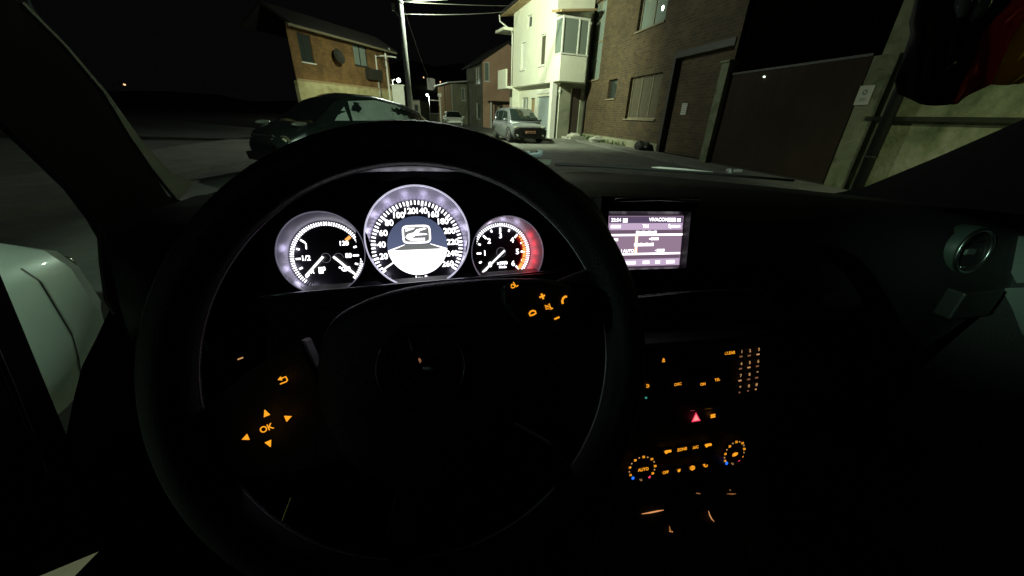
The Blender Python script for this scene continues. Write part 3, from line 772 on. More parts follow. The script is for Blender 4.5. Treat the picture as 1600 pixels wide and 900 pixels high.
def car(name, label, loc, heading, body, green, wheels, paint, wr=.33, group='cars parked along the street', ws=None, sides=(), glass='car_glass', cat='car', W=.88, front=None, mirror=True, rearlight=True, ghw=.80, sideglass=None):
    """body: stations (x, halfwidth, z_bottom, z_shoulder, z_top); green: stations (x, z_roof, halfwidth_roof, z_base)"""
    rz = math.atan2(heading[1], heading[0])
    t = thing(name, label, cat, (*loc, 0), rz, group)
    xs = sorted(set([s[0] for s in body] + [body[0][0] + (body[-1][0] - body[0][0]) * k / 26 for k in range(27)]))
    b = B(); b.loft([section(x, *interp(body, x)) for x in xs])
    bd = obj('body', b, paint, t, local=True, smooth=True)
    def gs(x):
        zr, hr, zb = interp(green, x); hwb = interp(body, x)[0] * .93
        return zr, hr, zb, hwb
    def gsec(x):
        zr, hr, zb, hb = gs(x)
        hr2 = min(hr, hb)
        k = max(.02, zr - zb)
        r = [(0, zb - .06), (hb, zb - .06), (hb, zb), (hb + (hr2 - hb) * .5, zb + k * .5), (hr2, zr - .055 * min(1, k * 3)), (hr2 * .86, zr - .015 * min(1, k * 3)), (hr2 * .45, zr), (0, zr + .012)]
        pts = [V((x, y, z)) for y, z in r]
        return pts + [V((x, -p.y, p.z)) for p in pts[-2:0:-1]]
    g0, g1 = green[0][0], green[-1][0]
    gx = sorted(set([s[0] for s in green] + [g0 + (g1 - g0) * k / 20 for k in range(21)]))
    b = B(); b.loft([gsec(x) for x in gx]); obj('cabin', b, paint, t, local=True, smooth=True)
    # windscreen on the sloping front of the cabin
    def spos(x, z, sgn, out=.012):
        zr, hr, zb, hb = gs(x); hr = min(hr, hb); k = max(.02, zr - .055 - zb); f = max(0, min(1, (z - zb) / k))
        return V((x, sgn * (hb + (hr - hb) * f + out), z))
    if ws:
        x0, x1, hb_, ht_ = ws; b = B(); rows = []
        for i in range(6):
            x = x0 + (x1 - x0) * i / 5; zr, hr, zb, hb = gs(x); hr = min(hr, hb)
            ww = hb_ + (ht_ - hb_) * i / 5
            rows.append([V((x + .02 + .05 * (1 - (k / 4) ** 2), ww * k / 4, zr + .018 - .02 * (abs(k) / 4) ** 3)) for k in range(-4, 5)])
        b.loft(rows, closed=False, caps=False); obj('windscreen', b, glass, t, local=True, smooth=True)
    for poly in sides:
        for sgn in (1, -1):
            b = B(); P_ = []
            for (x, z), (x2, z2) in zip(poly, poly[1:] + poly[:1]):
                for k in range(5): P_.append((x + (x2 - x) * k / 5, z + (z2 - z) * k / 5))
            cx = sum(p[0] for p in P_) / len(P_); cz = sum(p[1] for p in P_) / len(P_)
            n = len(P_); 
            rr = []
            for f in (1, .66, .33): rr.append([spos(cx + (x - cx) * f, cz + (z - cz) * f, sgn) for x, z in P_])
            b.loft(rr, caps=False); b.poly([v_ for v_ in rr[-1]])
            obj('side_window', b, sideglass or glass, t, local=True, smooth=True)
    for (wx, sgn) in [(x, s_) for x in wheels for s_ in (1, -1)]:
        hw = interp(body, wx)[0]
        b = B(); ax = V((0, sgn, 0)); c = V((wx, sgn * (hw - .20), wr))
        b.lathe(c, ax, [(wr - .06, 0), (wr - .01, .01), (wr, .04), (wr, .17), (wr - .02, .205), (wr - .09, .212)], 32)
        wl = obj('wheel', b, 'rubber', t, local=True, smooth=True)
        b = B(); b.lathe(c, ax, [(wr - .10, .20), (wr - .115, .216), (wr - .14, .20)], 32)
        for k in range(10):
            a = 2 * PI * k / 10; d = V((math.cos(a), 0, math.sin(a))); e = V((-math.sin(a), 0, math.cos(a)))
            p = c + ax * .195
            b.prism([p + e * .03, p + d * (wr - .12) + e * .016, p + d * (wr - .12) - e * .016, p - e * .03], ax * .014)
        b.lathe(c, ax, [(.055, .19), (.055, .218), (.03, .222)], 16)
        obj('rim', b, 'rim', wl, local=True)
        b = B(); rr = []
        for k in range(15):
            a = PI * k / 14 * 1.12 - .06 * PI; d = V((math.cos(a), 0, math.sin(a))); p = V((wx, sgn * (hw - .10), wr))
            rr.append([p + d * (wr + .025), p + d * (wr + .075), p + d * (wr + .065) + ax * .118, p + d * (wr + .03) + ax * .112])
        b.loft(rr); obj('wheel_arch', b, 'black', t, local=True)
    if mirror:
        xm, zm = mirror
        for sgn in (1, -1):
            p = spos(xm, zm, sgn, .0); b = B(); c = p + V((0, sgn * .13, .04))
            bmesh.ops.create_icosphere(b.b, subdivisions=2, radius=1)
            for v_ in b.b.verts: v_.co = c + V((v_.co.x * .07, v_.co.y * .12, v_.co.z * .075))
            b.tube([p - V((0, sgn * .02, 0)), c], .025, 6)
            obj('mirror', b, paint, t, local=True, smooth=True)
    if front: front(t, body)
    return t
def blob(c, r, n=2):
    b = B(); bmesh.ops.create_icosphere(b.b, subdivisions=n, radius=1)
    for v_ in b.b.verts: v_.co = V(c) + V((v_.co.x * r[0], v_.co.y * r[1], v_.co.z * r[2]))
    return b
def seam(t, pts, r=.005, name='door_seam', m='black'):
    """a panel gap: a narrow strip pressed onto the bodywork"""
    pts = [V(p) for p in pts]; P_ = []
    for a, c in zip(pts, pts[1:]):
        for k in range(8): P_.append(a.lerp(c, k / 8))
    P_.append(pts[-1]); b = B(); rows = []
    for i, p in enumerate(P_):
        d = (P_[min(i + 1, len(P_) - 1)] - P_[max(i - 1, 0)]).normalized(); s_ = V((d.z, 0, -d.x)).normalized() * r
        rows.append([p - s_, p, p + s_])
    b.loft(rows, closed=False, caps=False); o = obj(name, b, m, t, local=True)
    md = o.modifiers.new('wrap', 'SHRINKWRAP'); md.target = [k for k in t.children if k.name.startswith('body')][0]; md.offset = .0012; md.wrap_method = 'PROJECT'
    md.use_project_y = True; md.use_negative_direction = True; md.use_positive_direction = True
    return o

# silver people carrier facing the camera, on the right
def silver_front(t, body):
    xf = body[-1][0]
    b = B(); b.prism([(xf - .12, y, z) for y, z in ((-.78, .24), (.78, .24), (.84, .42), (.84, .62), (.55, .74), (-.55, .74), (-.84, .62), (-.84, .42))], (.155, 0, 0))
    obj('shaded_front_bumper', b, 'black', t, local=True, bevel=.03)  # large and black to carry the shade over the car's front
    b = B()
    for k in range(4): b.box((xf + .045, 0, .50 + k * .055), (.02, .95 - .05 * k, .014))
    obj('grille', b, 'frame_dark', t, local=True)
    for s_ in (1, -1):
        obj('headlight', blob((xf - .12, s_ * .70, .72), (.13, .15, .075)), 'lens', t, local=True, smooth=True)
        obj('fog_light', blob((xf + .03, s_ * .66, .36), (.02, .06, .05)), 'lens', t, local=True, smooth=True)
    pl = B(); pl.box((xf + .062, -.02, .52), (.012, .52, .115)); p_ = obj('number_plate', pl, 'plate', t, local=True)
    b = B()
    for k in range(7): b.box((xf + .069, -.19 + k * .055 + (.02 if k > 3 else 0), .52), (.003, .03, .06))
    obj('plate_characters', b, 'plate_ink', p_, local=True)
    b = B(); b.box((xf - .27, .1, .965), (.03, .6, .012)); b.box((xf - .32, -.3, .97), (.03, .5, .012)); obj('wiper', b, 'black', t, local=True)
fdir = V((.11, -.994)); fc = V((4.62, 18.45))
car('parked_car', 'silver people carrier facing the camera in front of the cream house', tuple(fc - fdir * 2.15), fdir,
    [(-2.2, .62, .42, .80, .86), (-2.1, .80, .3, .93, .97), (-1.4, .89, .22, .98, 1.02), (0, .90, .2, .96, 1.0), (1.0, .90, .2, .93, .98), (1.5, .88, .22, .84, .93), (1.95, .82, .25, .72, .82), (2.12, .70, .3, .6, .70), (2.18, .60, .34, .55, .62)],
    [(-2.12, 1.05, .60, .95), (-1.85, 1.50, .64, .95), (-1.2, 1.60, .66, .96), (0, 1.62, .66, .95), (.55, 1.53, .64, .94), (1.0, 1.25, .68, .93), (1.38, .98, .76, .92)],
    (-1.30, 1.34), 'paint_silver', ws=(1.30, .50, .74, .58),
    sides=[[(.95, .99), (.5, 1.40), (.02, 1.47), (.02, .99)], [(-.06, .99), (-.06, 1.47), (-.95, 1.47), (-.95, .99)], [(-1.03, 1.0), (-1.03, 1.46), (-1.55, 1.42), (-1.85, 1.03)]],
    front=silver_front, mirror=(.95, 1.0))
sc_ = [o for o in bpy.data.objects if o.get('label', '').startswith('silver people')][0]
for sg in (1, -1):
    for xx in (1.02, -.02, -1.0): seam(sc_, [(xx, sg * 1.0, .32), (xx + .02, sg * 1.0, .6), (xx - .02, sg * 1.0, .88)], .008)
    for xx in (-.05, -.95): seam(sc_, [(xx, sg * 1.0, .80), (xx - .16, sg * 1.0, .80)], .012, 'door_handle', 'chrome_soft')
# dark crossover, front left
def dark_front(t, body):
    xf = body[-1][0]
    for s_ in (1, -1):
        b = B(); ax = V((1, s_ * .35, .0)).normalized(); c = V((xf - .26, s_ * .58, .62))
        b.lathe(c, ax, [(.155, 0), (.155, .10), (.14, .125), (.125, .11)], 28); rr_ = obj('headlight', b, 'frame_wood', t, local=True, smooth=True)
        b = B(); b.lathe(c, ax, [(.124, .06), (.124, .11), (.09, .135), (.03, .145), (.002, .146)], 28); obj('lens', b, 'lens_yellow', rr_, local=True, smooth=True)
        obj('turn_light', blob((xf - .48, s_ * .72, .98), (.17, .055, .045)), 'lens', t, local=True, smooth=True)
        obj('fog_light', blob((xf - .06, s_ * .60, .36), (.03, .07, .07)), 'lens', t, local=True, smooth=True)
    b = B()
    for k in range(4): b.box((xf - .02 - .015 * k, 0, .58 + k * .06), (.03, .75 + .03 * k, .02))
    obj('grille', b, 'chrome_soft', t, local=True)
    b = B(); b.prism([(xf - .22, y, z) for y, z in ((-.74, .24), (.74, .24), (.80, .40), (.3, .46), (-.3, .46), (-.80, .40))], (.22, 0, 0)); obj('lower_bumper', b, 'black', t, local=True, bevel=.03)
DK = dict(c=V((-2.02, 10.25)), th=R(-44))
ff = V((math.sin(DK['th']), -math.cos(DK['th'])))
car('parked_car', 'dark crossover parked at an angle on the left, facing left, below the orange brick house', tuple(DK['c']), ff,
    [(-2.1, .62, .45, .85, .92), (-2.0, .82, .32, .98, 1.05), (-1.3, .93, .25, 1.04, 1.10), (-.4, .88, .22, .99, 1.05), (.5, .88, .22, .97, 1.03), (1.1, .93, .25, .97, 1.04), (1.6, .88, .27, .90, 1.01), (1.95, .74, .3, .72, .90), (2.1, .58, .36, .6, .72), (2.13, .5, .4, .55, .62)],
    [(-2.02, 1.08, .56, 1.02), (-1.75, 1.30, .58, 1.02), (-1.2, 1.47, .60, 1.02), (-.3, 1.60, .62, 1.0), (.25, 1.61, .62, .99), (.7, 1.45, .62, .98), (1.1, 1.18, .68, .98), (1.4, 1.0, .78, .97)],
    (-1.25, 1.32), 'paint_dark', wr=.35, ws=(1.32, .55, .74, .56),
    sides=[[(.92, 1.05), (.55, 1.33), (.55, 1.05)], [(.47, 1.05), (.42, 1.44), (-.3, 1.49), (-.95, 1.40), (-1.35, 1.25), (-1.5, 1.12), (-1.35, 1.06)]],
    front=dark_front, mirror=False, sideglass='car_glass_lit')
dk_ = [o for o in bpy.data.objects if o.get('label', '').startswith('dark crossover')][0]
for sg in (1, -1):
    for xx in (.92, -.35): seam(dk_, [(xx, sg * 1.0, .35), (xx + .02, sg * 1.0, .65), (xx - .02, sg * 1.0, .95)], .006)
    seam(dk_, [(-.12, sg * 1.0, .88), (-.30, sg * 1.0, .88)], .012, 'door_handle', 'chrome_soft')
# distant pale car
dcx = hit(707, 202, (0, 0, 0), Z)
def far_front(t, body):
    xf = body[-1][0]
    for s_ in (1, -1): obj('headlight', blob((xf - .1, s_ * .62, .68), (.1, .14, .08)), 'lens', t, local=True, smooth=True)
    b = B(); b.box((xf + .01, 0, .42), (.04, 1.0, .2)); obj('grille', b, 'black', t, local=True)
car('parked_car', 'small distant white car seen just above the steering wheel rim', (dcx.x + .2, dcx.y + 2.6), (.05, -1),
    [(-2.1, .6, .42, .8, .86), (-2.0, .78, .3, .88, .93), (-1.2, .86, .22, .90, .95), (1.0, .86, .22, .86, .92), (1.7, .80, .25, .74, .84), (2.05, .68, .3, .6, .68), (2.1, .6, .34, .5, .6)],
    [(-1.95, .95, .6, .88), (-1.6, 1.36, .6, .88), (-.8, 1.46, .62, .88), (.2, 1.45, .62, .88), (.8, 1.15, .66, .87), (1.25, .92, .74, .87)],
    (-1.25, 1.3), 'paint_white', wr=.31, ws=(1.18, .32, .70, .56), sides=[[(.8, .93), (.4, 1.28), (-.1, 1.32), (-.1, .93)], [(-.18, .93), (-.18, 1.32), (-1.1, 1.30), (-1.4, .96)]], front=far_front, mirror=(.85, .95))

# pale car parked alongside, seen through the driver's side window
pcar = car('parked_car', 'pale bodywork of a car close alongside, seen low through the driver side window', (-2.17, -.62), (0, 1),
    [(-2.1, .6, .42, .7, .8), (-1.9, .82, .3, .86, .92), (-1.2, .89, .2, .9, .95), (.6, .90, .2, .86, .93), (1.4, .90, .2, .83, .90), (1.85, .89, .22, .80, .88), (2.1, .86, .25, .78, .84), (2.22, .78, .3, .74, .78), (2.27, .66, .36, .66, .70)],
    [(-1.95, .95, .6, .86), (-1.5, 1.36, .62, .9), (-.8, 1.45, .64, .9), (0, 1.42, .64, .9), (.5, 1.2, .66, .9), (.95, .95, .74, .9)],
    (-1.3, 1.1), 'paint_pale', wr=.31, ws=(.85, .1, .72, .58), sides=[[(.4, .95), (.05, 1.26), (-.5, 1.32), (-.5, .95)]], mirror=False, group=None)
seam(pcar, [(1.93, -.95, .33), (1.95, -.95, .52), (1.965, -.95, .70), (1.97, -.95, .765)], .0035)
obj('marker_light', blob((2.24, -.70, .68), (.03, .045, .035)), 'lens', pcar, local=True, smooth=True)
# low wall on the dark left side
lw = B(); lw.box((-8.6, 3.5, .5), (.3, 9, 1.0)); lw.box((-8.6, 3.5, 1.04), (.42, 9.1, .075))
tag(obj('garden_wall', lw, 'olive', base=(-8.6, 3.5, 0)), 'low dark garden wall beyond the driver side window', 'wall')

# ================================================================ THE CAR WE SIT IN
own = thing('own_car', 'dark interior of the car the photo is taken from, with lit gauges, wheel and console', 'car', (.35, .2, 0))
XR = V((1, 0, 0))
def tn(deg): a = R(deg); return V((0, -math.cos(a), math.sin(a)))
def upv(n): k = n.cross(XR); return k if k.z > 0 else -k
class Plane:
    def __init__(s, p0, deg, rot=0.0):
        s.p0 = V(p0); s.n = tn(deg); v0 = upv(s.n)
        s.u = XR * math.cos(rot) + v0 * math.sin(rot); s.v = v0 * math.cos(rot) - XR * math.sin(rot)
    def off(s, d): 
        q = Plane.__new__(Plane); q.p0 = s.p0 + s.n * d; q.n = s.n; q.u = s.u; q.v = s.v; return q
    def __call__(s, px, py): return hit(px, py, s.p0, s.n)
    def sc(s, px, py):                     # metres per photo pixel at this spot
        c = s(px, py); return (c - EYE).dot(CM @ V((0, 0, 1))) / FPX
    def rect(s, b, cx, cy, w_, h_, rot=0.0, lift=0.0):
        c = s(cx, cy) + s.n * lift; k = s.sc(cx, cy); u = s.u * math.cos(rot) + s.v * math.sin(rot); v = s.v * math.cos(rot) - s.u * math.sin(rot)
        b.prism([c + u * x * w_ * k / 2 + v * y * h_ * k / 2 for x, y in ((-1, -1), (1, -1), (1, 1), (-1, 1))], s.n * .0006)
    def shape(s, b, cx, cy, pts, rot=0.0, scale=1.0):
        c = s(cx, cy); k = s.sc(cx, cy) * scale; u = s.u * math.cos(rot) + s.v * math.sin(rot); v = s.v * math.cos(rot) - s.u * math.sin(rot)
        b.prism([c + u * x * k + v * y * k for x, y in pts], s.n * .0006)
    def line(s, b, cx, cy, pts, r, scale=1.0, rot=0.0, closed=False):
        c = s(cx, cy); k = s.sc(cx, cy) * scale; u = s.u * math.cos(rot) + s.v * math.sin(rot); v = s.v * math.cos(rot) - s.u * math.sin(rot)
        b.tube([c + u * x * k + v * y * k for x, y in pts], r * k, 6, closed)
    def txt(s, name, st, cx, cy, h_, m, parent, bold=.01, rot=0.0):
        k = s.sc(cx, cy); u = s.u * math.cos(rot) + s.v * math.sin(rot); v = s.v * math.cos(rot) - s.u * math.sin(rot)
        return text(name, st, s(cx, cy), u, v, h_ * k * 1.4, m, parent, .0005, bold)

# ---- dashboard
def dash_sec(x):
    cx = (x - .35); k = abs(cx) / .75
    yf = 1.0 - (.5 if cx > 0 else .2) * k ** 1.6
    zt = 1.118 - .012 * k; yb = .60 - .05 * k - (.085 * min(1, max(0, (k - .55) / .25)) if cx > 0 else 0)
    return [V((x, yf, zt - .25)), V((x, yf, zt - .03)), V((x, yf - .012, zt - .004)), V((x, (yf + yb) * .5, zt - .004)), V((x, yb + .03, zt - .02)), V((x, yb, zt - .04)),
            V((x, yb - .015, zt - .09)), V((x, yb - .02, 1.0)), V((x, yb - .03, .95)), V((x, yb - .01, .90)), V((x, yb + .02, .80)), V((x, yb + .06, .62)), V((x, yb + .08, .42)), V((x, yf, .42))]
b = B(); b.loft([dash_sec(-.44 + 1.56 * i / 40) for i in range(41)])
dash = obj('dashboard', b, 'dash', own, smooth=True)
pt = [(1225, 496), (1250, 470), (1340, 446), (1440, 432), (1455, 436), (1380, 462), (1300, 488)]
DP = Plane((.7, .525, 1.0), 4)
b = B(); b.prism([DP(*p) for p in pt], DP.n * .012); obj('trim_strip', b, 'trim_dim', dash, bevel=.003)

# ---- instrument cluster
GP = Plane((-.027, .445, 1.11), 20)
GB = GP.off(-.026)                                     # recessed dial plane
b = B()                                                # hooded housing
def arch(y, sx=1.0, dz=0.0, base=.985):
    r = []
    for i in range(25):
        a = PI * (1 - i / 24); cc = math.cos(a); ss = math.sin(a)
        r.append(V((-.025 + .250 * sx * (abs(cc) ** .8) * (1 if cc > 0 else -1), y, base + (.214 + dz) * ss ** .6)))
    return r
outer = [arch(.405, 1.0, 0), arch(.42, 1.05, .012), arch(.50, 1.05, .006), arch(.66, 1.02, -.03)]
inner = [arch(.405, 1.0, 0), arch(.415, .97, -.006), arch(.50, .95, -.012)]
b.loft(outer, closed=False, caps=False); b.loft(inner, closed=False, caps=False)
clu = obj('instrument_cluster', b, 'gauge_black', own, smooth=True)
b = B(); c = GB.off(-.004); b.prism(arch(.52, .97, -.004), (0, .015, 0)); b.prism([V((-.24, c.p0.y - .045, .93)), V((.19, c.p0.y - .045, .93)), V((.17, c.p0.y + .025, 1.09)), V((.09, c.p0.y + .043, 1.165)), V((-.14, c.p0.y + .043, 1.165)), V((-.22, c.p0.y + .025, 1.10))], (0, .01, 0))
obj('backing_panel', b, 'gauge_black', clu)
gs_ = dict(l=((502, 396), 65.5, (512.5, 401), 54.5), m=((653.5, 370.5), 79, (653, 384), 69.5), r=((794, 395), 54.5, (783, 394.5), 46))
G = {}
for k, (co, ro, ci, ri) in gs_.items():
    C0 = GP(*co); R0 = ro * GP.sc(*co); C1 = GB(*ci); R1 = ri * GB.sc(*ci)
    if k == 'l': R0 *= .985
    if k == 'r': R0 *= 1.04
    G[k] = (C1, R1)
    b = B(); n = 72; rr = []
    for f in (0, .15, .5, .85, 1):
        ff_ = f ** .8
        rr.append([C0.lerp(C1, f) + (GP.u * math.cos(2 * PI * i / n) + GP.v * math.sin(2 * PI * i / n)) * (R0 + (R1 * 1.01 - R0) * ff_) for i in range(n)])
    b.loft(rr, caps=False); fn = obj('gauge_funnel', b, 'funnel', clu, smooth=True)
    b = B(); b.ring(C0 + GP.n * .0005, GP.u, GP.v, R0 * 1.012, R0 * 1.10, n=72); b.ring(C0 + GP.n * .0005, GP.u, GP.v, R0 * 1.10, R0 * 1.16, n=72, off=V((0, 0, 0)))
    obj('gauge_collar', b, 'gauge_black', clu)
    b = B(); b.tube([C0 + (GP.u * math.cos(2 * PI * i / n) + GP.v * math.sin(2 * PI * i / n)) * R0 for i in range(n)], .0011 if k == 'm' else .0008, 8, True, False)
    obj('gauge_ring', b, 'ringlit' if k == 'm' else 'ring', clu, smooth=True)
    b = B(); b.disc(C1 + GP.n * .0002, GP.u, GP.v, R1 * 1.01, 72); b.disc(C1 - GP.n * .002, GP.u, GP.v, R1 * 1.01, 72); fc_ = obj('gauge_face', b, 'gauge_black', clu)
    G[k] += (fc_,)
def pol(C, a, r): a = R(a); return C + (GP.u * math.cos(a) + GP.v * math.sin(a)) * r
def tick(b, C, a, r0, r1, w_, lift=.0012):
    d = GP.u * math.cos(R(a)) + GP.v * math.sin(R(a)); s_ = GP.v * math.cos(R(a)) - GP.u * math.sin(R(a))
    b.poly([C + GP.n * lift + d * r + s_ * t * w_ / 2 for r, t in ((r0, -1), (r1, -1), (r1, 1), (r0, 1))])
def num(s_, C, a, r, h_, f, m='numeral', dx=0, dz=0): return text('numeral', s_, pol(C, a, r) + GP.u * dx + GP.v * dz, GP.u, GP.v, h_ * 1.05, m, f, .0013, .018)
# speedometer
C1, R1, f = G['m']
b = B(); k = 0
for v_ in range(0, 261, 5):
    a = 90 + (130 - v_) * .96; big = v_ % 20 == 0
    tick(b, C1, a, R1 * (.885 if big else .905), R1 * .995, R1 * (.045 if big else .032))
obj('tick_marks', b, 'tick', f)
b = B()
for q in range(8): tick(b, C1, 215 + 6 * (q + 1), R1 * .92, R1 * .99, R1 * .018)
obj('dim_tick_marks', b, 'tickdim', f)
for v_ in range(20, 261, 20): num(str(v_), C1, 90 + (130 - v_) * .96, R1 * .775, R1 * .17, f)
text('unit_text', 'km/h', C1 - GP.v * R1 * .73 + GP.u * R1 * .05, GP.u, GP.v, R1 * .15, 'numeral', f, .0013, .02)
b = B(); tick(b, C1, 212.5, R1 * .60, R1 * .93, R1 * .035, .003); obj('needle', b, 'needle', f)
RD = R1 * .655
dsk = B(); dsk.disc(C1 + GP.n * .002, GP.u, GP.v, RD, 64)
m = bpy.data.materials.new('display_sky'); m.use_nodes = True; nt = m.node_tree; nt.nodes.remove(nt.nodes['Principled BSDF'])
e = nt.nodes.new('ShaderNodeEmission'); tc = nt.nodes.new('ShaderNodeTexCoord'); sx = nt.nodes.new('ShaderNodeSeparateXYZ'); mr = nt.nodes.new('ShaderNodeMapRange'); cr = nt.nodes.new('ShaderNodeValToRGB')
mr.inputs[1].default_value = C1.z - RD * .1; mr.inputs[2].default_value = C1.z + RD
nt.links.new(tc.outputs['Object'], sx.inputs[0]); nt.links.new(sx.outputs['Z'], mr.inputs[0]); nt.links.new(mr.outputs[0], cr.inputs[0])
cr.color_ramp.elements[0].color = (.115, .14, .24, 1); cr.color_ramp.elements[1].color = (.062, .078, .15, 1)
nt.links.new(cr.outputs[0], e.inputs[0]); nt.links.new(e.outputs[0], nt.nodes['Material Output'].inputs[0])
display = obj('display', dsk, m, clu)
def dp(x, y, l=.0026): return C1 + GP.u * x * RD + GP.v * y * RD + GP.n * l
b = B(); a0 = math.asin(-.13)
pts = [dp(math.cos(t) * .995, math.sin(t) * .995) for t in [a0 - (PI + 2 * a0) * i / 40 for i in range(41)]]
b.poly(pts); obj('display_floor', b, 'scr_white', display)
b = B(); b.poly([dp(-.80, -.13, .003), dp(.80, -.13, .003), dp(.42, .05, .003), dp(-.42, .05, .003)]); obj('display_road', b, 'disp_road', display)
b = B(); b.poly([dp(-.97, -.12, .0034), dp(-.42, .06, .0034), dp(-.42, .04, .0034), dp(-.90, -.15, .0034)]); b.poly([dp(.97, -.12, .0034), dp(.90, -.15, .0034), dp(.42, .04, .0034), dp(.42, .06, .0034)])
obj('display_lane_lines', b, 'scr_white', display)
b = B(); fr = []
for i in range(32):
    t = 2 * PI * i / 32; cx = abs(math.cos(t)) ** .35 * (1 if math.cos(t) > 0 else -1); cy = abs(math.sin(t)) ** .35 * (1 if math.sin(t) > 0 else -1)
    fr.append(dp(cx * .44 - .01, .385 + cy * .28, .0042))
b.tube(fr, RD * .032, 6, True, False); obj('display_icon_frame', b, 'scr_white', display)
b = B(); b.poly([dp(x, y, .0040) for x, y in ((-.42, .13), (.40, .13), (.40, .64), (-.42, .64))]); obj('display_icon_ground', b, 'disp_road', display)
b = B(); b.poly([dp(x, y, .0046) for x, y in ((-.38, .30), (-.30, .40), (-.10, .45), (0, .55), (.26, .60), (.34, .56), (.12, .50), (.05, .43), (.34, .39), (.34, .36), (-.05, .34), (-.28, .20))])
b.poly([dp(x, y, .0046) for x, y in ((-.36, .48), (-.1, .56), (-.05, .60), (-.36, .60))]); obj('display_icon_car', b, 'scr_white', display)
b = B(); 
for q in range(6): b.poly([dp(x, y, .0047) for x, y in ((-.24 + q * .085, .17), (-.17 + q * .085, .17), (-.17 + q * .085, .26), (-.24 + q * .085, .26))])
obj('display_icon_caption', b, 'scr_white', display)
# left gauge: fuel and temperature
C1, R1, f = G['l']
b = B(); bd_ = B()
for q in range(88):
    a = -44 + q * (360 / 88 * 1.0)
    if a > 262: break
    tick(b if a < 228 else bd_, C1, a, R1 * .88, R1 * .985, R1 * (.036 if a < 200 else .03))
obj('tick_marks', b, 'tick', f); obj('dim_tick_marks', bd_, 'tickdim', f)
b = B()
for a, L_ in ((143, .15), (162, .09), (182, .13), (202, .10), (222, .12), (0, .16), (18, .09), (-18, .09), (-38, .16)): tick(b, C1, a, R1 * (.84 - L_), R1 * .84, R1 * .05)
obj('scale_marks', b, 'tick', f)
b = B(); tick(b, C1, 40, R1 * .68, R1 * .85, R1 * .09); obj('warning_mark', b, 'redband', f)
num('1', C1, 150, R1 * .62, R1 * .22, f); num('1/2', C1, 182, R1 * .60, R1 * .19, f, dx=R1 * .02); num('R', C1, 222, R1 * .60, R1 * .17, f)
num('120', C1, 38, R1 * .58, R1 * .17, f); num('80', C1, 0, R1 * .56, R1 * .17, f); num('40', C1, -38, R1 * .62, R1 * .17, f)
text('unit_text', '\u00b0C', C1 + GP.u * R1 * .36 - GP.v * R1 * .38, GP.u, GP.v, R1 * .18, 'numeral', f, .0013, .03)
b = B(); p0 = C1 - GP.u * R1 * .2 - GP.v * R1 * .38 + GP.n * .0013; q = R1 * .075
b.poly([p0 + GP.u * x * q + GP.v * y * q for x, y in ((-1, -1.2), (.6, -1.2), (.6, 1.2), (-1, 1.2))]); b.tube([p0 + GP.u * x * q + GP.v * y * q for x, y in ((.6, .2), (1.2, 0), (1.2, 1), (.9, 1.3))], q * .18, 6)
obj('fuel_symbol', b, 'numeral', f)
for (bx, ex) in (((505, 401), (478, 431)), ((521, 401), (557, 430))):
    A_ = GB.off(.004)(*bx); E_ = GB.off(.004)(*ex); d = (E_ - A_).normalized(); s_ = d.cross(GP.n) * .00135
    b = B(); b.prism([A_ - s_, A_ + s_, E_ + s_ * .9, E_ - s_ * .9], GP.n * .001); obj('needle', b, 'needle', f)
    b = B(); cc = GB.off(.002)(bx[0] + (4 if bx[0] < 510 else 8), bx[1] + 2); b.ring(cc, GP.u, GP.v, R1 * .125, R1 * .135, 0, PI * 1.2 if bx[0] > 510 else 2 * PI, n=40); obj('needle_hub', b, 'tickdim', f)
# right gauge: engine speed
C1, R1, f = G['r']
b = B()
for q in range(0, 61): 
    a = 225 - q * 4.5
    if a > 150 and a < 226 and q < 12: continue
    tick(b, C1, a, R1 * .875, R1 * .985, R1 * .036)
obj('tick_marks', b, 'tick', f)
b = B()
for q in range(0, 13):
    a = 225 - q * 22.5; tick(b, C1, a, R1 * (.68 if q % 2 == 0 else .74), R1 * .83, R1 * .06)
obj('scale_marks', b, 'tick', f)
for q in range(7): num(str(q), C1, 225 - q * 45, R1 * .56, R1 * .23, f)
b = B()
for i, (a0_, a1_, ri_) in enumerate([(40, 34, .80), (32, 27, .79), (25, 20, .78), (18, 12, .765), (10, 0, .755), (-1.5, -14, .75), (-15.5, -28, .75), (-29.5, -45, .75)]):
    b.ring(C1 + GP.n * .0014, GP.u, GP.v, R1 * ri_, R1 * .86, R(a1_), R(a0_), n=80)
obj('red_band', b, 'redband', f)
b = B(); b.ring(C1 + GP.n * .0008, GP.u, GP.v, R1 * .70, R1 * .99, R(-50), R(45), n=60); obj('red_band_glow', b, mat('red_glow_deep', (.2, .01, .01), .5, em=(1, .05, .02), es=.10), f)
text('unit_text', 'x1000', C1 - GP.v * R1 * .36 + GP.u * R1 * .02, GP.u, GP.v, R1 * .14, 'numeral', f, .0013, .03)
text('unit_text', '1/min', C1 - GP.v * R1 * .49 + GP.u * R1 * .02, GP.u, GP.v, R1 * .12, 'numeral', f, .0013, .03)
A_ = GB.off(.004)(788.5, 391.5); E_ = GB.off(.004)(754, 425.5); d = (E_ - A_).normalized(); s_ = d.cross(GP.n) * .0013
b = B(); b.prism([A_ - s_, A_ + s_, E_ + s_ * .9, E_ - s_ * .9], GP.n * .001); obj('needle', b, 'needle', f)
b = B(); b.ring(GB.off(.002)(783, 394), GP.u, GP.v, R1 * .15, R1 * .16, n=40); obj('needle_hub', b, 'tickdim', f)
# red light spilling up the side of the right gauge tunnel
for kk in range(5):
    a = R(28 - kk * 15); C0 = GP(794, 395)
    lamp('dial_backlight', pol(C1, 28 - kk * 15, R1 * .98) + GP.n * .009, .0034, (1, .02, .04), .004)
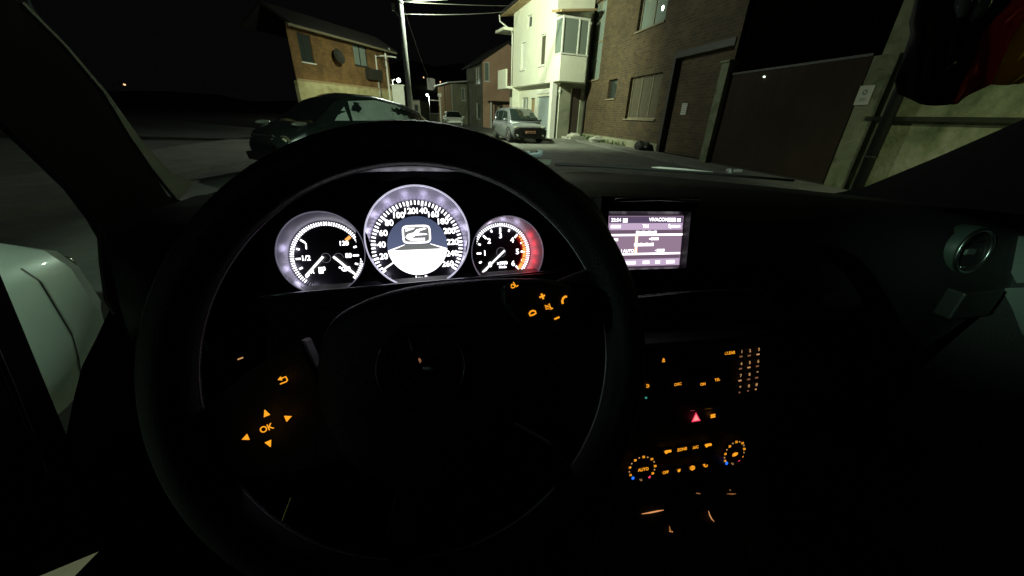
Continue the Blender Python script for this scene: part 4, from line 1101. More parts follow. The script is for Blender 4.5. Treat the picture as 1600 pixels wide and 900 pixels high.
# dial backlights: one tiny lamp behind each group of numerals
for k_, angs, pw in (('m', range(-40, 221, 20), .0034), ('l', (165, 195, 222, 240, 255), .0028), ('r', (60, 85, 110), .0022)):
    C1, R1, f = G[k_]
    for a in angs: lamp('dial_backlight', pol(C1, a, R1 * .96) + GP.n * .010, pw, (.80, .74, 1), .004)

# lower lip of the cluster, and the column cover
LP = Plane((0, .415, 1.03), 0)
b = B(); A_ = LP(452, 459); E_ = LP(856, 424.5)
b.tube([A_ + (A_ - E_) * .1, A_, E_, E_ + (E_ - A_) * .05], .0014, 8); obj('cluster_lip', b, 'chrome_soft', clu, smooth=True)
b = B(); b.prism([A_ + V((-.03, .001, -.002)), E_ + V((.03, .001, -.002)), E_ + V((.03, .001, -.13)), A_ + V((-.03, .001, -.13))], (0, .02, 0)); obj('lower_fascia', b, 'dash', clu)
b = B(); b.tube([LP(425, 464), LP(470, 474), LP(505, 484), LP(560, 490)], .0012, 6); obj('fascia_seam', b, 'trim_dim', clu)
b = B(); b.loft([[V((-.02 + .075 * k * math.cos(t), y, 1.0 - (y - .25) * .12 + .05 * k * math.sin(t))) for t in [2 * PI * i / 20 for i in range(20)]] for y, k in ((.26, .9), (.40, 1.05))]); obj('column_cover', b, 'dash', clu, smooth=True)

# ---- steering wheel
WC = V((-.0193, .2301, 1.077)); WP = Plane(WC, 25.7, R(17.5))
RW, TW = .1685, .0165
b = B(); b.tube([WC + (WP.u * math.cos(2 * PI * i / 96) + WP.v * math.sin(2 * PI * i / 96)) * RW for i in range(96)], TW, 24, True, False)
whl = obj('steering_wheel', b, 'leather', own, smooth=True)
b = B()                                                   # stitching: short thread bars round the inside
rs = RW - TW * .93
for i in range(300):
    a = 2 * PI * i / 300; d = WP.u * math.cos(a) + WP.v * math.sin(a); s_ = WP.v * math.cos(a) - WP.u * math.sin(a)
    c = WC + d * rs - WP.n * TW * .28 
    b.tube([c - s_ * .0012 - WP.n * .0010, c + s_ * .0012 + WP.n * .0010], .00038, 5)
obj('stitching', b, 'thread', whl)
b = B(); b.tube([WC + (WP.u * math.cos(2 * PI * i / 96) + WP.v * math.sin(2 * PI * i / 96)) * (RW - TW * .99) - WP.n * TW * .12 for i in range(96)], .0005, 6, True, False); obj('rim_seam', b, 'thread', whl)
# airbag cover
HP = WP.off(.008)
out_px = [(505, 508), (530, 488), (560, 471), (610, 453), (660, 443), (740, 435), (850, 432), (905, 442), (925, 480), (905, 530), (850, 600), (790, 690), (720, 760), (620, 770), (550, 740), (505, 670), (488, 580)]
base = [HP(*p) for p in out_px]; cen = sum(base, V((0, 0, 0))) / len(base)
b = B(); b.loft([[cen + (p - cen) * k + WP.n * h_ for p in base] for k, h_ in ((.98, -.04), (1, -.006), (.992, 0), (.96, .006), (.86, .011), (.6, .015), (.25, .016))])
pad = obj('airbag_cover', b, 'leather', whl, smooth=True, sub=1)
# spokes
def pw(x, y, l=0): return WC + WP.u * x + WP.v * y + WP.n * l
for sgn in (1, -1):
    b = B(); b.loft([[pw(sgn * x, min(y, .02) if sgn > 0 else y, -.012), pw(sgn * x, -y * .9, -.012), pw(sgn * x, -y * .9, z_), pw(sgn * x, min(y, .02) if sgn > 0 else y, z_)] for x, y, z_ in ((.07, .05, .006), (.11, .042, .004), (.145, .03, .002), (.160, .024, -.002))])
    sp_ = obj('spoke', b, 'dash', whl, bevel=.003)
    b = B(); b.loft([[pw(sgn * x, -.05 - k, -.012), pw(sgn * (x + .02), -.045 - k, -.012), pw(sgn * (x + .02), -.045 - k, .0), pw(sgn * x, -.05 - k, .0)] for x, k in ((.02, .02), (.05, .06), (.062, .098))])
    obj('spoke', b, 'leather', whl, bevel=.002)
# emblem: ring with a three pointed star
EC = WP.off(.026)(660, 574)
b = B(); b.tube([EC + (WP.u * math.cos(2 * PI * i / 48) + WP.v * math.sin(2 * PI * i / 48)) * .030 for i in range(48)], .0016, 8, True, False)
for k in range(3):
    a = R(90 + 120 * k); d = WP.u * math.cos(a) + WP.v * math.sin(a); s_ = WP.v * math.cos(a) - WP.u * math.sin(a)
    b.loft([[EC + s_ * .005, EC + WP.n * .003, EC - s_ * .005, EC - WP.n * .001], [EC + d * .0295 + s_ * .0004, EC + d * .0295 + WP.n * .0006, EC + d * .0295 - s_ * .0004, EC + d * .0295 - WP.n * .0004]])
obj('emblem', b, mat('dark_chrome', (.05, .05, .05), .3, 1.0), whl, smooth=True)
b = B(); WP.off(.028).shape(b, 656, 563, [(-1.5, -4), (1.5, -2.5), (2, 1), (.5, 4), (-1.5, 3)]); obj('indicator_or_glint', b, 'amber_dim', whl)  # amber reflection on the hub, drawn as a glowing dot
SP = WP.off(.0125); SPL = WP.off(.0115)
def wsym(name, px, py, kind, m='amber', s_=1.0, plane=None):
    P_ = plane or SP; b = B()
    if kind == '+': P_.rect(b, px, py, 9 * s_, 2.6 * s_); P_.rect(b, px, py, 2.6 * s_, 9 * s_, lift=.0007)
    elif kind == '-': P_.rect(b, px, py, 8.5 * s_, 2.4 * s_)
    elif kind == 'tri': pass
    elif kind == 'phone': P_.line(b, px, py, [(-5, -4), (-4.5, 0), (-1.5, 3.8), (2, 5), (5, 4)], 1.6, s_)
    elif kind == 'hang': P_.line(b, px, py, [(-5, -2.5), (-5, 1), (-2, 3.2), (2, 3.2), (5, 1), (5, -2.5), (0, -3.2)], 1.25, s_, closed=True)
    elif kind == 'mute': P_.line(b, px, py, [(-5, -1.5), (-5, 1.8), (-2, 1.8), (2.5, 5), (2.5, -5), (-2, -1.5)], .75, s_, closed=True); P_.line(b, px, py, [(-5, 5), (5.5, -4.5)], .75, s_)
    elif kind == 'voice': P_.line(b, px, py, [(-5, 1), (-3, 3), (0, 1), (3, -3), (6, -2)], .9, s_); P_.line(b, px, py, [(-4, -2.5), (-1, -3), (1.5, 0), (.5, 5.5)], .9, s_); P_.line(b, px, py, [(-5.5, 0), (-4, -3)], .9, s_)
    elif kind == 'back': P_.line(b, px, py, [(-6, -5), (3.5, -5), (5.5, -3.5), (5.5, 2.5), (-1, 2.5)], 1.0, s_); P_.shape(b, px, py, [(-6.5, 2.5), (-1, 5.8), (-1, -.8)], scale=s_)
    else: P_.shape(b, px, py, kind, scale=s_)
    return obj(name, b, m, whl)
pod = WP.off(.025)
b = B(); b.prism([pod(*p) for p in ((784, 448), (812, 439), (850, 438), (898, 450), (912, 480), (902, 515), (862, 522), (812, 508), (784, 474))], WP.n * -.010); obj('button_pod', b, 'leather', whl, bevel=.003)
SPR = WP.off(.0256)
wsym('voice_symbol', 803.5, 446, 'voice', plane=SPR); wsym('plus_symbol', 847, 463, '+', plane=SPR); wsym('mute_symbol', 857.5, 480, 'mute', plane=SPR); wsym('hang_up_symbol', 832, 489, 'hang', plane=SPR)
wsym('phone_symbol', 882.5, 469, 'phone', plane=SPR); wsym('minus_symbol', 870, 497, '-', plane=SPR)
wsym('stalk_mark', 376, 560, '-', 'amber_pale', .9); wsym('back_symbol', 442, 593, 'back')
wsym('arrow_symbol', 416, 645, [(-5, -5), (4, -5), (0, 5.5)]); wsym('arrow_symbol', 450.5, 652.5, [(-4, -5), (-4, 5), (5.5, 0)])
wsym('arrow_symbol', 384, 684, [(4, -5), (4, 5), (-5.5, 0)]); wsym('arrow_symbol', 421, 693, [(-5, 4.5), (4.5, 4.5), (0, -5.5)])
SP.txt('ok_text', 'OK', 417, 669, 9.5, 'amber', whl, .02)

# ---- ignition key behind the wheel
KP = Plane((0, .36, .95), 10)
kt = thing('ignition_key', 'small grey key fob glinting in its slot right of the steering column', 'key', KP(862, 546))
b = B(); c = KP(868, 545); b.lathe(c, KP.n, [(.006, 0), (.010, .002), (.010, .008), (.004, .011)], 16); obj('slot_ring', b, 'galv', kt, smooth=True)
b = B(); c = KP(856, 549); b.box(c, (.018, .02, .009), Matrix.Rotation(R(-20), 3, 'Y')); obj('fob', b, 'trim_green', kt, bevel=.002)

# ---- centre screen
CP = Plane((.344, .53, 1.06), 15)
cs = [CP(952, 338.5), CP(1066.5, 338.5), CP(1063.5, 413), CP(946, 421)]
SW = (cs[1] - cs[0]).length; SH = ((cs[0] - cs[3]).length + (cs[1] - cs[2]).length) / 2
SO = cs[0]; su = (cs[1] - cs[0]).normalized(); sv = CP.n.cross(su); sv = sv if sv.z > 0 else -sv
SH = (cs[1] - cs[2]).length
def sp_pt(x, y, l=0.0): return SO + su * x * SW - sv * y * SH + CP.n * l
def sq(name, x0, y0, x1, y1, m, par, l=.001, r=0):
    b = B(); b.prism([sp_pt(x0, y1, l), sp_pt(x1, y1, l), sp_pt(x1, y0, l), sp_pt(x0, y0, l)], CP.n * .0003); return obj(name, b, m, par)
b = B()
def frame(x0, y0, x1, y1, l): return [sp_pt(x0, y1, l), sp_pt(x1, y1, l), sp_pt(x1, y0, l), sp_pt(x0, y0, l)]
fo = frame(-.16, -.38, 1.12, 1.16, .014); fi = frame(-.05, -.10, 1.05, 1.06, .012); ff2 = frame(-.02, -.02, 1.02, 1.02, .0005); bk = frame(-.16, -.38, 1.16, 1.22, -.06)
b.loft([bk, fo, fi, ff2], caps=False)
hs = obj('screen_housing', b, 'gauge_black', own)
b = B(); b.tube([sp_pt(-.04, -.30, .03), sp_pt(.5, -.33, .033), sp_pt(1.04, -.30, .03)], .003, 10); obj('housing_lip', b, 'trim_dim', hs, smooth=True)
b = B(); b.prism(frame(-.015, -.015, 1.015, 1.015, -.003), CP.n * .003)
scr = obj('screen', b, 'scr_mauve', own)
sq('status_bar', 0, 0, 1, .13, 'scr_dark', scr, .001); sq('menu_bar', 0, .13, 1, .265, 'scr_lilac', scr, .001); sq('band', 0, .265, 1, .36, 'scr_plum', scr, .001)
sq('band', 0, .775, 1, .86, 'scr_plum', scr, .001); sq('function_bar', 0, .86, 1, 1, 'scr_lilac', scr, .001)
sq('rule', .0, .345, 1.01, .385, 'scr_white', scr, .0016); sq('rule', .12, .735, 1.0, .775, 'scr_white', scr, .0016)
sq('orange_edge', .353, .385, .363, .735, 'scr_orange', scr, .0015); sq('divider', .363, .385, .385, .735, 'scr_white', scr, .0016); sq('orange_edge', .385, .385, .395, .735, 'scr_orange', scr, .0015)
def st(s_, x, y, h_, bold=.03): return text('screen_text', s_, sp_pt(x, y, .002), su, sv, h_ * SH * 1.4, 'scr_white', scr, 0, bold)
st('22:54', .085, .07, .068); sq('status_icon', .175, .035, .235, .115, 'scr_white', scr, .002); st('VIVACOM', .66, .062, .070)
sq('status_icon', .785, .025, .895, .105, 'scr_white', scr, .002); sq('status_icon', .915, .035, .965, .105, 'scr_white', scr, .002)
st('TM', .485, .195, .07); st('System', .885, .19, .07, .02); sq('menu_item', .02, .165, .15, .225, 'scr_white', scr, .002)
for (x0, y0, x1, y1) in ((.36, .285, .645, .345), (.345, .53, .615, .595)):
    n_ = 7
    for q in range(n_):
        xx = x0 + (x1 - x0) * q / n_; sq('screen_glyph', xx, y0 + .008 * (q % 2), xx + (x1 - x0) / n_ * .92, y1, 'scr_white', scr, .002)
st('AUTO', .275, .69, .062); st('1', .18, .69, .062)
for (x0, y0, n_) in ((.57, .42, 3), (.665, .66, 3), (.545, .44, 1), (.64, .68, 1), (.055, .43, 2)):
    for q in range(n_): sq('screen_glyph', x0 + q * .037, y0, x0 + q * .037 + .031, y0 + (.055 if n_ > 1 else .02), 'scr_white', scr, .002)
for (x0, x1) in ((.22, .38), (.48, .57), (.655, .72), (.81, .93)): sq('menu_item', x0, .90, x1, .965, 'scr_white', scr, .002)

# ---- storage lid below the screen
LD = Plane((.36, .44, .96), 16)
lp_ = [(985, 464), (1080, 454), (1180, 450), (1196, 456), (1212, 482), (1222, 505), (1160, 516), (1090, 524), (1000, 530)]
b = B(); b.prism([LD(*p) for p in lp_], LD.n * .01); lid = obj('storage_lid', b, 'dash', own, bevel=.002)
b = B(); b.tube([LD.off(.011)(*p) for p in lp_], .0009, 6, True, False); obj('lid_edge', b, 'trim_dim', lid)

# ---- centre console
CN = Plane((.36, .335, .89), 22)
fp = [(985, 540), (1100, 532), (1205, 520), (1212, 600), (1200, 690), (1192, 742), (1080, 752), (962, 766), (950, 700), (968, 620)]
b = B(); b.prism([CN.off(-.003)(*p) for p in fp], (0, .26, -.02)); con = obj('centre_console', b, 'dash', own, bevel=.003)
kp = [(1141, 552.5, 'CLEAR', 5, 'amber')]
CN.txt('clear_text', 'CLEAR', 1140, 551.5, 4.6, 'amber', con, .03)
cols = [(1158.8, 1158.0, 1157.2, 1156.4), (1171.6, 1171.2, 1170.8, 1169.8), (1185.4, 1184.4, 1183.2, 1181.8)]
rows = [(549.5, 548, 546), (568.5, 566.5, 564.5), (587, 585, 582.5), (605.5, 603, 600.5)]
keys = ['123', '456', '789', '*0#']
for r_ in range(4):
    for c_ in range(3):
        px_, py_ = cols[c_][r_], rows[r_][c_]
        CN.txt('key_number', keys[r_][c_], px_, py_, 4.6, 'amber_pale', con, .03)
        b = B(); wq = 5 if r_ < 3 else 2.2
        CN.rect(b, px_ - 1.2, py_ + 7.6, wq, 2.0, rot=R(4)); obj('key_bar', b, 'amber_dim' if (r_ + c_) % 3 != 2 else 'amber_pale', con)
b = B(); CN.shape(b, 1036.5, 562, [(-2.6, -1.2), (2.6, -1.2), (0, 3)]); CN.rect(b, 1036.5, 565, 5.2, 1.2); obj('eject_symbol', b, 'amber', con)
b = B(); CN.line(b, 1012, 603, [(-2, 2.2), (.8, 2.2), (2.2, .6), (2, -1.5), (.3, -2.4), (-2, -2)], .55); CN.line(b, 1012, 603, [(-2, 0), (.2, 0)], .5); obj('return_symbol', b, 'amber', con)
b = B(); CN.rect(b, 1009.3, 621.5, 3, 2.6); obj('indicator_or_glint', b, 'green_l', con)
CN.txt('button_text', 'DISC', 1059, 600.3, 4.2, 'amber', con, .03, R(2)); CN.txt('button_text', 'ON', 1098, 600.2, 4.2, 'amber', con, .04, R(2)); CN.txt('button_text', 'TEL', 1120.5, 593.3, 4.2, 'amber', con, .03, R(2))
# buttons around the writing
for (px_, py_, w_, h_) in ((1024, 566, 46, 18), (1059, 598, 34, 16), (1100, 596, 30, 18), (1128, 592, 26, 16), (1140, 552, 26, 12)):
    b = B(); k_ = CN.sc(px_, py_); c = CN.off(-.001)(px_, py_); b.box(c, (w_ * k_, .003, h_ * k_), Matrix.Rotation(-R(22), 3, 'X')); obj('button', b, 'gauge_black', con, bevel=.001)
b = B(); b.tube([CN.off(.002)(1078, 641), CN.off(.002)(1120, 636), CN.off(.002)(1164, 629)], .0011, 6); b.tube([CN.off(.002)(1120, 653), CN.off(.002)(1162, 645)], .0009, 6); obj('trim_line', b, 'chrome_soft', con)
b = B(); CN.shape(b, 1087.3, 652, [(-8, -6.5), (8, -6.5), (0, 8)]); hz = obj('hazard_button', b, 'red', con)
b = B(); CN.off(.0008).shape(b, 1087.5, 652.5, [(-5, -4.2), (5, -4.2), (0, 5)]); obj('hazard_triangle', b, 'pink_l', hz)
b = B(); 
for q in range(2): CN.rect(b, 1113.8, 648.3 + q * 3, 8, 2.2, rot=R(3))
obj('airbag_lamp', b, 'amber', con)
# climate panel
def knob(cx, cy, r_, sq_):
    c = CN.off(-.002)(cx, cy); k_ = CN.sc(cx, cy) * r_
    b = B(); b.lathe(c, CN.n, [(k_, 0), (k_, .004), (k_ * .62, .0042), (k_ * .58, .0056), (k_ * .50, .006)], 32); return obj('climate_knob', b, 'gauge_black', con, smooth=False)
def z2(x, y): return 970 + x / 5.295, 670 + y / 5.295
kL = knob(1003.3, 731.6, 23.5, 1); kR = knob(1147.5, 706.5, 19.5, 1)
KF = CN.off(.0025)
KT = CN.off(.0046)
for K, nums, dots, c_, bl, rd in ((kL, ((78, 382, '16'), (73, 320, '18'), (118, 260, '20'), (188, 232, '22'), (256, 250, '24'), (283, 307, '26'), (262, 368, '28')), ((70, 355), (90, 288), (152, 240), (222, 235), (275, 273), (278, 338)), (164, 423), (101, 408), (237, 398)),
                                  (kR, ((860, 265, '16'), (862, 208, '18'), (900, 145, '20'), (955, 108, '22'), (1005, 118, '24'), (1020, 166, '26'), (1001, 228, '28')), ((857, 238), (876, 173), (926, 120), (982, 107), (1017, 137), (1016, 196)), (922, 290), (876, 285), (977, 258))):
    for x, y, s_ in nums: KF.txt('temperature_number', s_, *z2(x, y), 3.2, 'amber', K, .05)
    b = B()
    for x, y in dots: KF.rect(b, *z2(x, y), 1.7, 1.7)
    obj('scale_dots', b, 'amber_pale', K)
    KF.txt('unit_text', '\u00b0C', *z2(*c_), 3.0, 'amber_pale', K, .03)
    b = B(); p_ = z2(*bl); k_ = KF.sc(*p_); b.disc(KF(*p_), KF.u, KF.v, 2.5 * k_, 16); obj('cold_dot', b, 'blue', K)
    b = B(); p_ = z2(*rd); b.disc(KF(*p_), KF.u, KF.v, 2.4 * k_, 16); obj('warm_dot', b, glow('red_dot', (.8, .05, .13), 1), K)
KT.txt('auto_text', 'AUTO', 1005, 733.5, 4.6, 'amber', kL, .03)
b = B(); p_ = (1148.5, 710); KT.line(b, *p_, [(-4.5, -1.2), (-1, -2), (3, -1.2), (5, .5), (1.5, 1.8), (-3, 1.4)], .7, closed=True, rot=R(12)); KT.line(b, *p_, [(-2, 0), (2.4, .2)], .6, rot=R(12)); obj('mode_symbol', b, 'amber', kR)
for px_, py_ in ((1043.5, 705.3), (1106.5, 695.2)):
    b = B(); KF.line(b, px_, py_, [(-5.5, -.3), (-3.5, 1), (5.5, .9)], .9); KF.rect(b, px_ + 2.5, py_, 6, 2.6); k_ = KF.sc(px_, py_); b.disc(KF(px_ - 2.8, py_ + 1.2) + KF.n * .0008, KF.u, KF.v, 2.4 * k_, 14); obj('seat_fan_symbol', b, 'amber', con)
KF.txt('button_text', 'ZONE', 1065.5, 702, 4.4, 'amber', con, .035, R(2)); KF.txt('button_text', 'A/C', 1086.7, 698.8, 4.4, 'amber', con, .03, R(2)); KF.txt('button_text', 'OFF', 1039.8, 738, 4.2, 'amber', con, .035, R(2))
b = B(); k_ = KF.sc(1061, 735.3); b.disc(KF(1061, 735.3), KF.u, KF.v, 2.4 * k_, 12); KF.off(.0008).line(b, 1061, 735.3, [(-1.5, -2), (2.4, 2.4)], .5); obj('fan_symbol', b, 'amber', con)
b = B()
for q in (-2, 0, 2): KF.line(b, 1082, 731.2, [(q - .8, -2.8), (q + .6, -.8), (q - .6, 1), (q + .8, 2.8)], .5)
KF.line(b, 1082, 731.2, [(-3.8, -1.5), (-3.8, 1.5), (0, 3.6), (3.8, 1.5), (3.8, -1.5), (0, -3.6)], .5, closed=True); obj('rear_demist_symbol', b, 'amber', con)
b = B(); KF.line(b, 1102, 727.6, [(-3.5, 1.8), (-1, 2.6), (-.5, 1), (-2.5, -.3), (-.2, -1.8), (3, -1.6), (3.6, 1)], .65); obj('recirculation_symbol', b, 'amber', con)
for px_, py_ in ((1043, 706), (1065, 702), (1087, 699), (1106, 696), (1040, 738), (1061, 735), (1082, 731), (1102, 728)):
    b = B(); k_ = CN.sc(px_, py_); b.box(CN.off(-.001)(px_, py_), (19 * k_, .004, 11 * k_), Matrix.Rotation(-R(22), 3, 'X')); obj('button', b, 'gauge_black', con, bevel=.0008)
# tunnel; amber reflections on its chrome drawn as glowing strips
TP = Plane((.35, .22, .66), 60)
b = B(); b.prism([TP.off(-.004)(*p) for p in ((955, 763), (1195, 742), (1230, 960), (930, 960))], (0, .02, -.2)); tun = obj('tunnel', b, 'dash', own, bevel=.003)
warm = glow('amber_glint_glow', (1, .42, .16), .75); warm2 = glow('amber_glint_faint', (1, .40, .10), .25)
def tl(pts, r, m_, name='amber_glint'):
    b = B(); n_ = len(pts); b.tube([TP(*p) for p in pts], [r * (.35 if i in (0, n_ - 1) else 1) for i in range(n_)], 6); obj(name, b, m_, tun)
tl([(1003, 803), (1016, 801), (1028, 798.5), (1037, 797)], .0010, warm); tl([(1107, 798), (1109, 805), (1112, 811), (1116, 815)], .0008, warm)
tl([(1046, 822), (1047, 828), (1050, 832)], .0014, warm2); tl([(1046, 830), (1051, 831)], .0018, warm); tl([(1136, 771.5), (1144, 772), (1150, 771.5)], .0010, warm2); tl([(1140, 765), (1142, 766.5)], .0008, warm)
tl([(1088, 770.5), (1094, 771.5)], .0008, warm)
b = B(); b.tube([TP.off(.01)(*p) for p in ((1120, 725), (1128, 735), (1131, 741))], .001, 6); obj('trim_line', b, 'trim_dim', tun)
# gear lever
gl = TP(1160, 905); b = B(); b.lathe(gl, Z, [(.03, -.01), (.028, .0), (.012, .012), (.010, .05), (.018, .06), (.022, .08), (.018, .098), (.006, .104)], 20); obj('gear_lever', b, 'leather', own, smooth=True)

# ---- right hand air vent
VP_ = Plane((1.0, .45, 1.0), 6); vc = VP_(1522, 393); vr = .0415
b = B(); b.tube([vc + (VP_.u * math.cos(2 * PI * i / 48) + VP_.v * math.sin(2 * PI * i / 48)) * vr for i in range(48)], .0032, 10, True, False)
vent = obj('air_vent', b, 'chrome_soft', own, smooth=True)
b = B(); n = 48
b.loft([[vc + (VP_.u * math.cos(2 * PI * i / n) + VP_.v * math.sin(2 * PI * i / n)) * r_ - VP_.n * d_ for i in range(n)] for r_, d_ in ((vr - .002, .002), (vr * .92, .03), (vr * .5, .035))], caps=False); obj('vent_bowl', b, 'black', vent, smooth=True)
b = B(); b.loft([[vc + (VP_.u * math.cos(2 * PI * i / n) + VP_.v * math.sin(2 * PI * i / n)) * r_ - VP_.n * d_ for i in range(n)] for r_, d_ in ((vr + .003, .002), (vr * 1.13, .005), (vr * 1.15, .030))], caps=False); obj('vent_surround', b, mat('vent_trim', (.05, .075, .06), .5), vent, smooth=True)
for q in (-.5, 0, .5):
    b = B(); hw = vr * math.sqrt(1 - q * q) * .93
    b.box(vc + VP_.v * q * vr - VP_.n * .014, (hw * 2, .016, .002), Matrix.Rotation(R(25), 3, 'X')); obj('slat', b, 'black', vent)
b = B(); b.box(vc - VP_.n * .006 - VP_.v * .002, (.026, .008, .012)); obj('slider', b, 'trim_green', vent, bevel=.003)
b = B(); b.box(vc - VP_.n * .006 - VP_.v * vr * .78, (.022, .006, .004)); obj('slider', b, 'chrome_soft', vent, bevel=.001)

# ---- doors, pillars, roof shell
XL = -.47; nL = V((1, 0, 0))
def hl(px, py, x=XL): return hit(px, py, (x, 0, 0), nL)
pil = [hl(*p) for p in ((-140, 60), (0, 188), (60, 246), (110, 295), (145, 342), (175, 395), (190, 432), (183, 480), (160, 530), (140, 570), (127, 620), (112, 698), (165, 860), (122, 905), (60, 985))]
pil += [V((XL, .20, .25)), V((XL, 1.0, .25)), V((XL, 1.0, 1.08))] + [hl(*p) for p in ((290, 316), (262, 306), (215, 232), (150, 140), (88, 60), (22, 0), (-60, -90))]
b = B(); b.prism(pil, (-.008, 0, 0)); obj('front_pillar', b, mat('pillar_cloth', (.0045, .0045, .005), .8, spec=.2), own)
b = B(); pp_ = [hl(*p) for p in ((30, 5), (95, 68), (158, 146), (222, 232), (262, 290), (298, 290), (240, 236), (170, 160), (100, 72), (34, 2))]
pp_ = [hit(px, py, (-.452, 0, 0), nL) for px, py in ((28, 2), (95, 69), (160, 144), (213, 218), (262, 272), (299, 284), (288, 298), (272, 313), (232, 264), (196, 212), (155, 145), (92, 71), (24, 4))]
b.prism(pp_, (.006, 0, 0)); obj('pillar_trim', b, mat('pillar_trim_reflection', (.62, .70, .64), .5), own)  # pale colour carries outside light reflected along the pillar
b = B(); b.prism([hl(*p, x=-.466) for p in ((150, 348), (190, 432), (176, 492), (162, 470), (154, 410))], (.004, 0, 0)); obj('mirror_sail', b, 'trim_dim', own)
XD = -.50
dr_ = [hl(*p, x=XD) for p in ((-230, -120), (0, 428), (30, 500), (75, 610), (112, 700), (163, 858), (62, 900), (-260, 1010), (-700, 700))]
b = B(); b.prism(dr_, (-.04, 0, 0)); door = obj('driver_door', b, 'dash', own)
b = B(); b.tube([hl(*p, x=XD + .012) for p in ((-30, 500), (0, 570), (22, 618), (50, 684), (76, 752))], [.004, .004, .0035, .0025, .001], 8); obj('chrome_strip', b, 'chrome_soft', door, smooth=True)
b = B(); b.prism([hl(*p, x=-.53) for p in ((-300, -200), (40, -10), (160, 200), (230, 430), (180, 720), (-250, 760))], (-.004, 0, 0)); obj('side_glass', b, 'windscreen', door)
b = B(); b.prism([V((XL, -.25, 1.5)), V((XL, -.25, .3)), V((XL, -1.7, .3)), V((XL, -1.7, 1.5))], (-.05, 0, 0)); obj('rear_door', b, 'dash', own)
XRR = 1.12
rp = [hit(px, py, (XRR, 0, 0), nL) for px, py in ((1290, 305), (1352, 292), (1405, 270), (1470, 243), (1600, 186), (1760, 110))]
b = B(); b.prism(rp + [V((XRR, .0, 1.52)), V((XRR, -1.7, 1.52)), V((XRR, -1.7, .16)), V((XRR, 1.0, .16)), V((XRR, 1.0, 1.0))], (.05, 0, 0)); rd_ = obj('passenger_door', b, 'dash', own)
b = B(); b.prism([hit(px, py, (XRR - .004, 0, 0), nL) for px, py in ((1558, 366), (1640, 372), (1640, 440), (1592, 442), (1575, 410))], (-.006, 0, 0)); obj('door_trim', b, 'trim_green', rd_)
b = B(); b.prism([hit(px, py, (XRR - .004, 0, 0), nL) for px, py in ((1568, 450), (1640, 448), (1640, 560), (1600, 520), (1584, 480))], (-.006, 0, 0)); obj('door_trim', b, 'trim_green', rd_)
b = B(); c0_ = hit(1525, 476, (0, .42, 0), V((0, 1, 0))); b.box(c0_ + V((0, .012, 0)), (.105, .03, .058)); obj('glove_box_end', b, mat('dark_trim', (.022, .025, .023), .5), own, bevel=.004)
b = B(); b.box((.35, -.75, 1.53), (1.70, 1.95, .04)); b.box((-.24, .36, 1.50), (.50, .30, .03)); b.box((.35, -1.72, .9), (1.64, .04, 1.25)); obj('roof', b, 'dash', own)  # small box at the front left is added to shade the pillar
b = B(); b.box((.35, -.4, .22), (1.64, 2.7, .05)); obj('floor', b, 'dash', own)
b = B(); b.box((.35, .93, .36), (1.9, .03, .52)); obj('bulkhead', b, 'dash', own)
b = B(); rr = []
for i in range(9):
    t_ = i / 8; rr.append([V((.35 + (-.80 + 1.6 * k / 16) * (1 - .12 * t_), (1.0 - .30 * abs(-1 + k / 8) ** 1.8) * (1 - t_) + (.25 - .04 * abs(-1 + k / 8) ** 2) * t_ + .01 + .012 * math.sin(PI * t_), 1.08 + .45 * t_ + .03 * math.sin(PI * t_))) for k in range(17)])
b.loft(rr, closed=False, caps=False); obj('windscreen', b, 'windscreen', own, smooth=True)
b = B(); rows = []
for i in range(7):
    y = 1.08 + i * .17; rows.append([V((x, y - .14 * ((x - .35) / .8) ** 2, 1.045 - .03 * i - .06 * ((x - .35) / .8) ** 4 - .003 * i * i)) for x in [-.45 + 1.6 * k / 16 for k in range(17)]])
b.loft(rows, closed=False, caps=False); obj('bonnet', b, 'paint_silver', own, smooth=True)
HPn = V((0, 1, 0)); HP0 = (0, 1.06, 0)
b = B(); q = [hit(px, py, HP0, HPn) for px, py in ((1018, 261.5), (1030, 262.5), (1070, 265.2), (1114, 268.6))]
b.tube(q, [.0018, .0042, .0036, .0010], 8); wa = obj('bonnet_edge_glint', b, 'white_trim', own, smooth=True)  # white strip standing in for lamp glint on the bonnet edge
b = B(); b.tube([hit(px, py, (0, 1.0, 0), HPn) for px, py in ((868, 257), (930, 259), (1010, 264), (1120, 272), (1240, 282))], .004, 8); obj('wiper_blade', b, 'rubber', own)
b = B(); c = hit(1139, 266, (0, 1.04, 0), HPn); b.lathe(c - Z * .008, Z, [(.009, 0), (.009, .006), (.005, .013)], 14); b.box(c + V((.03, 0, -.001)), (.035, .01, .008)); obj('wiper_pivot', b, 'galv', own)
# rear view mirror (just above the frame) carries the pennant
FPn = V((0, 1, 0)); FP0 = (0, .36, 0)
def fh(px, py, y=.36): return hit(px, py, (0, y, 0), FPn)
mt = fh(1520, -95); b = B(); b.box(mt + V((-.06, .02, .015)), (.24, .03, .07)); b.tube([mt + V((-.06, .02, .04)), V((mt.x - .1, .24, 1.53))], .012, 8); obj('rear_view_mirror', b, 'black', own, bevel=.01)

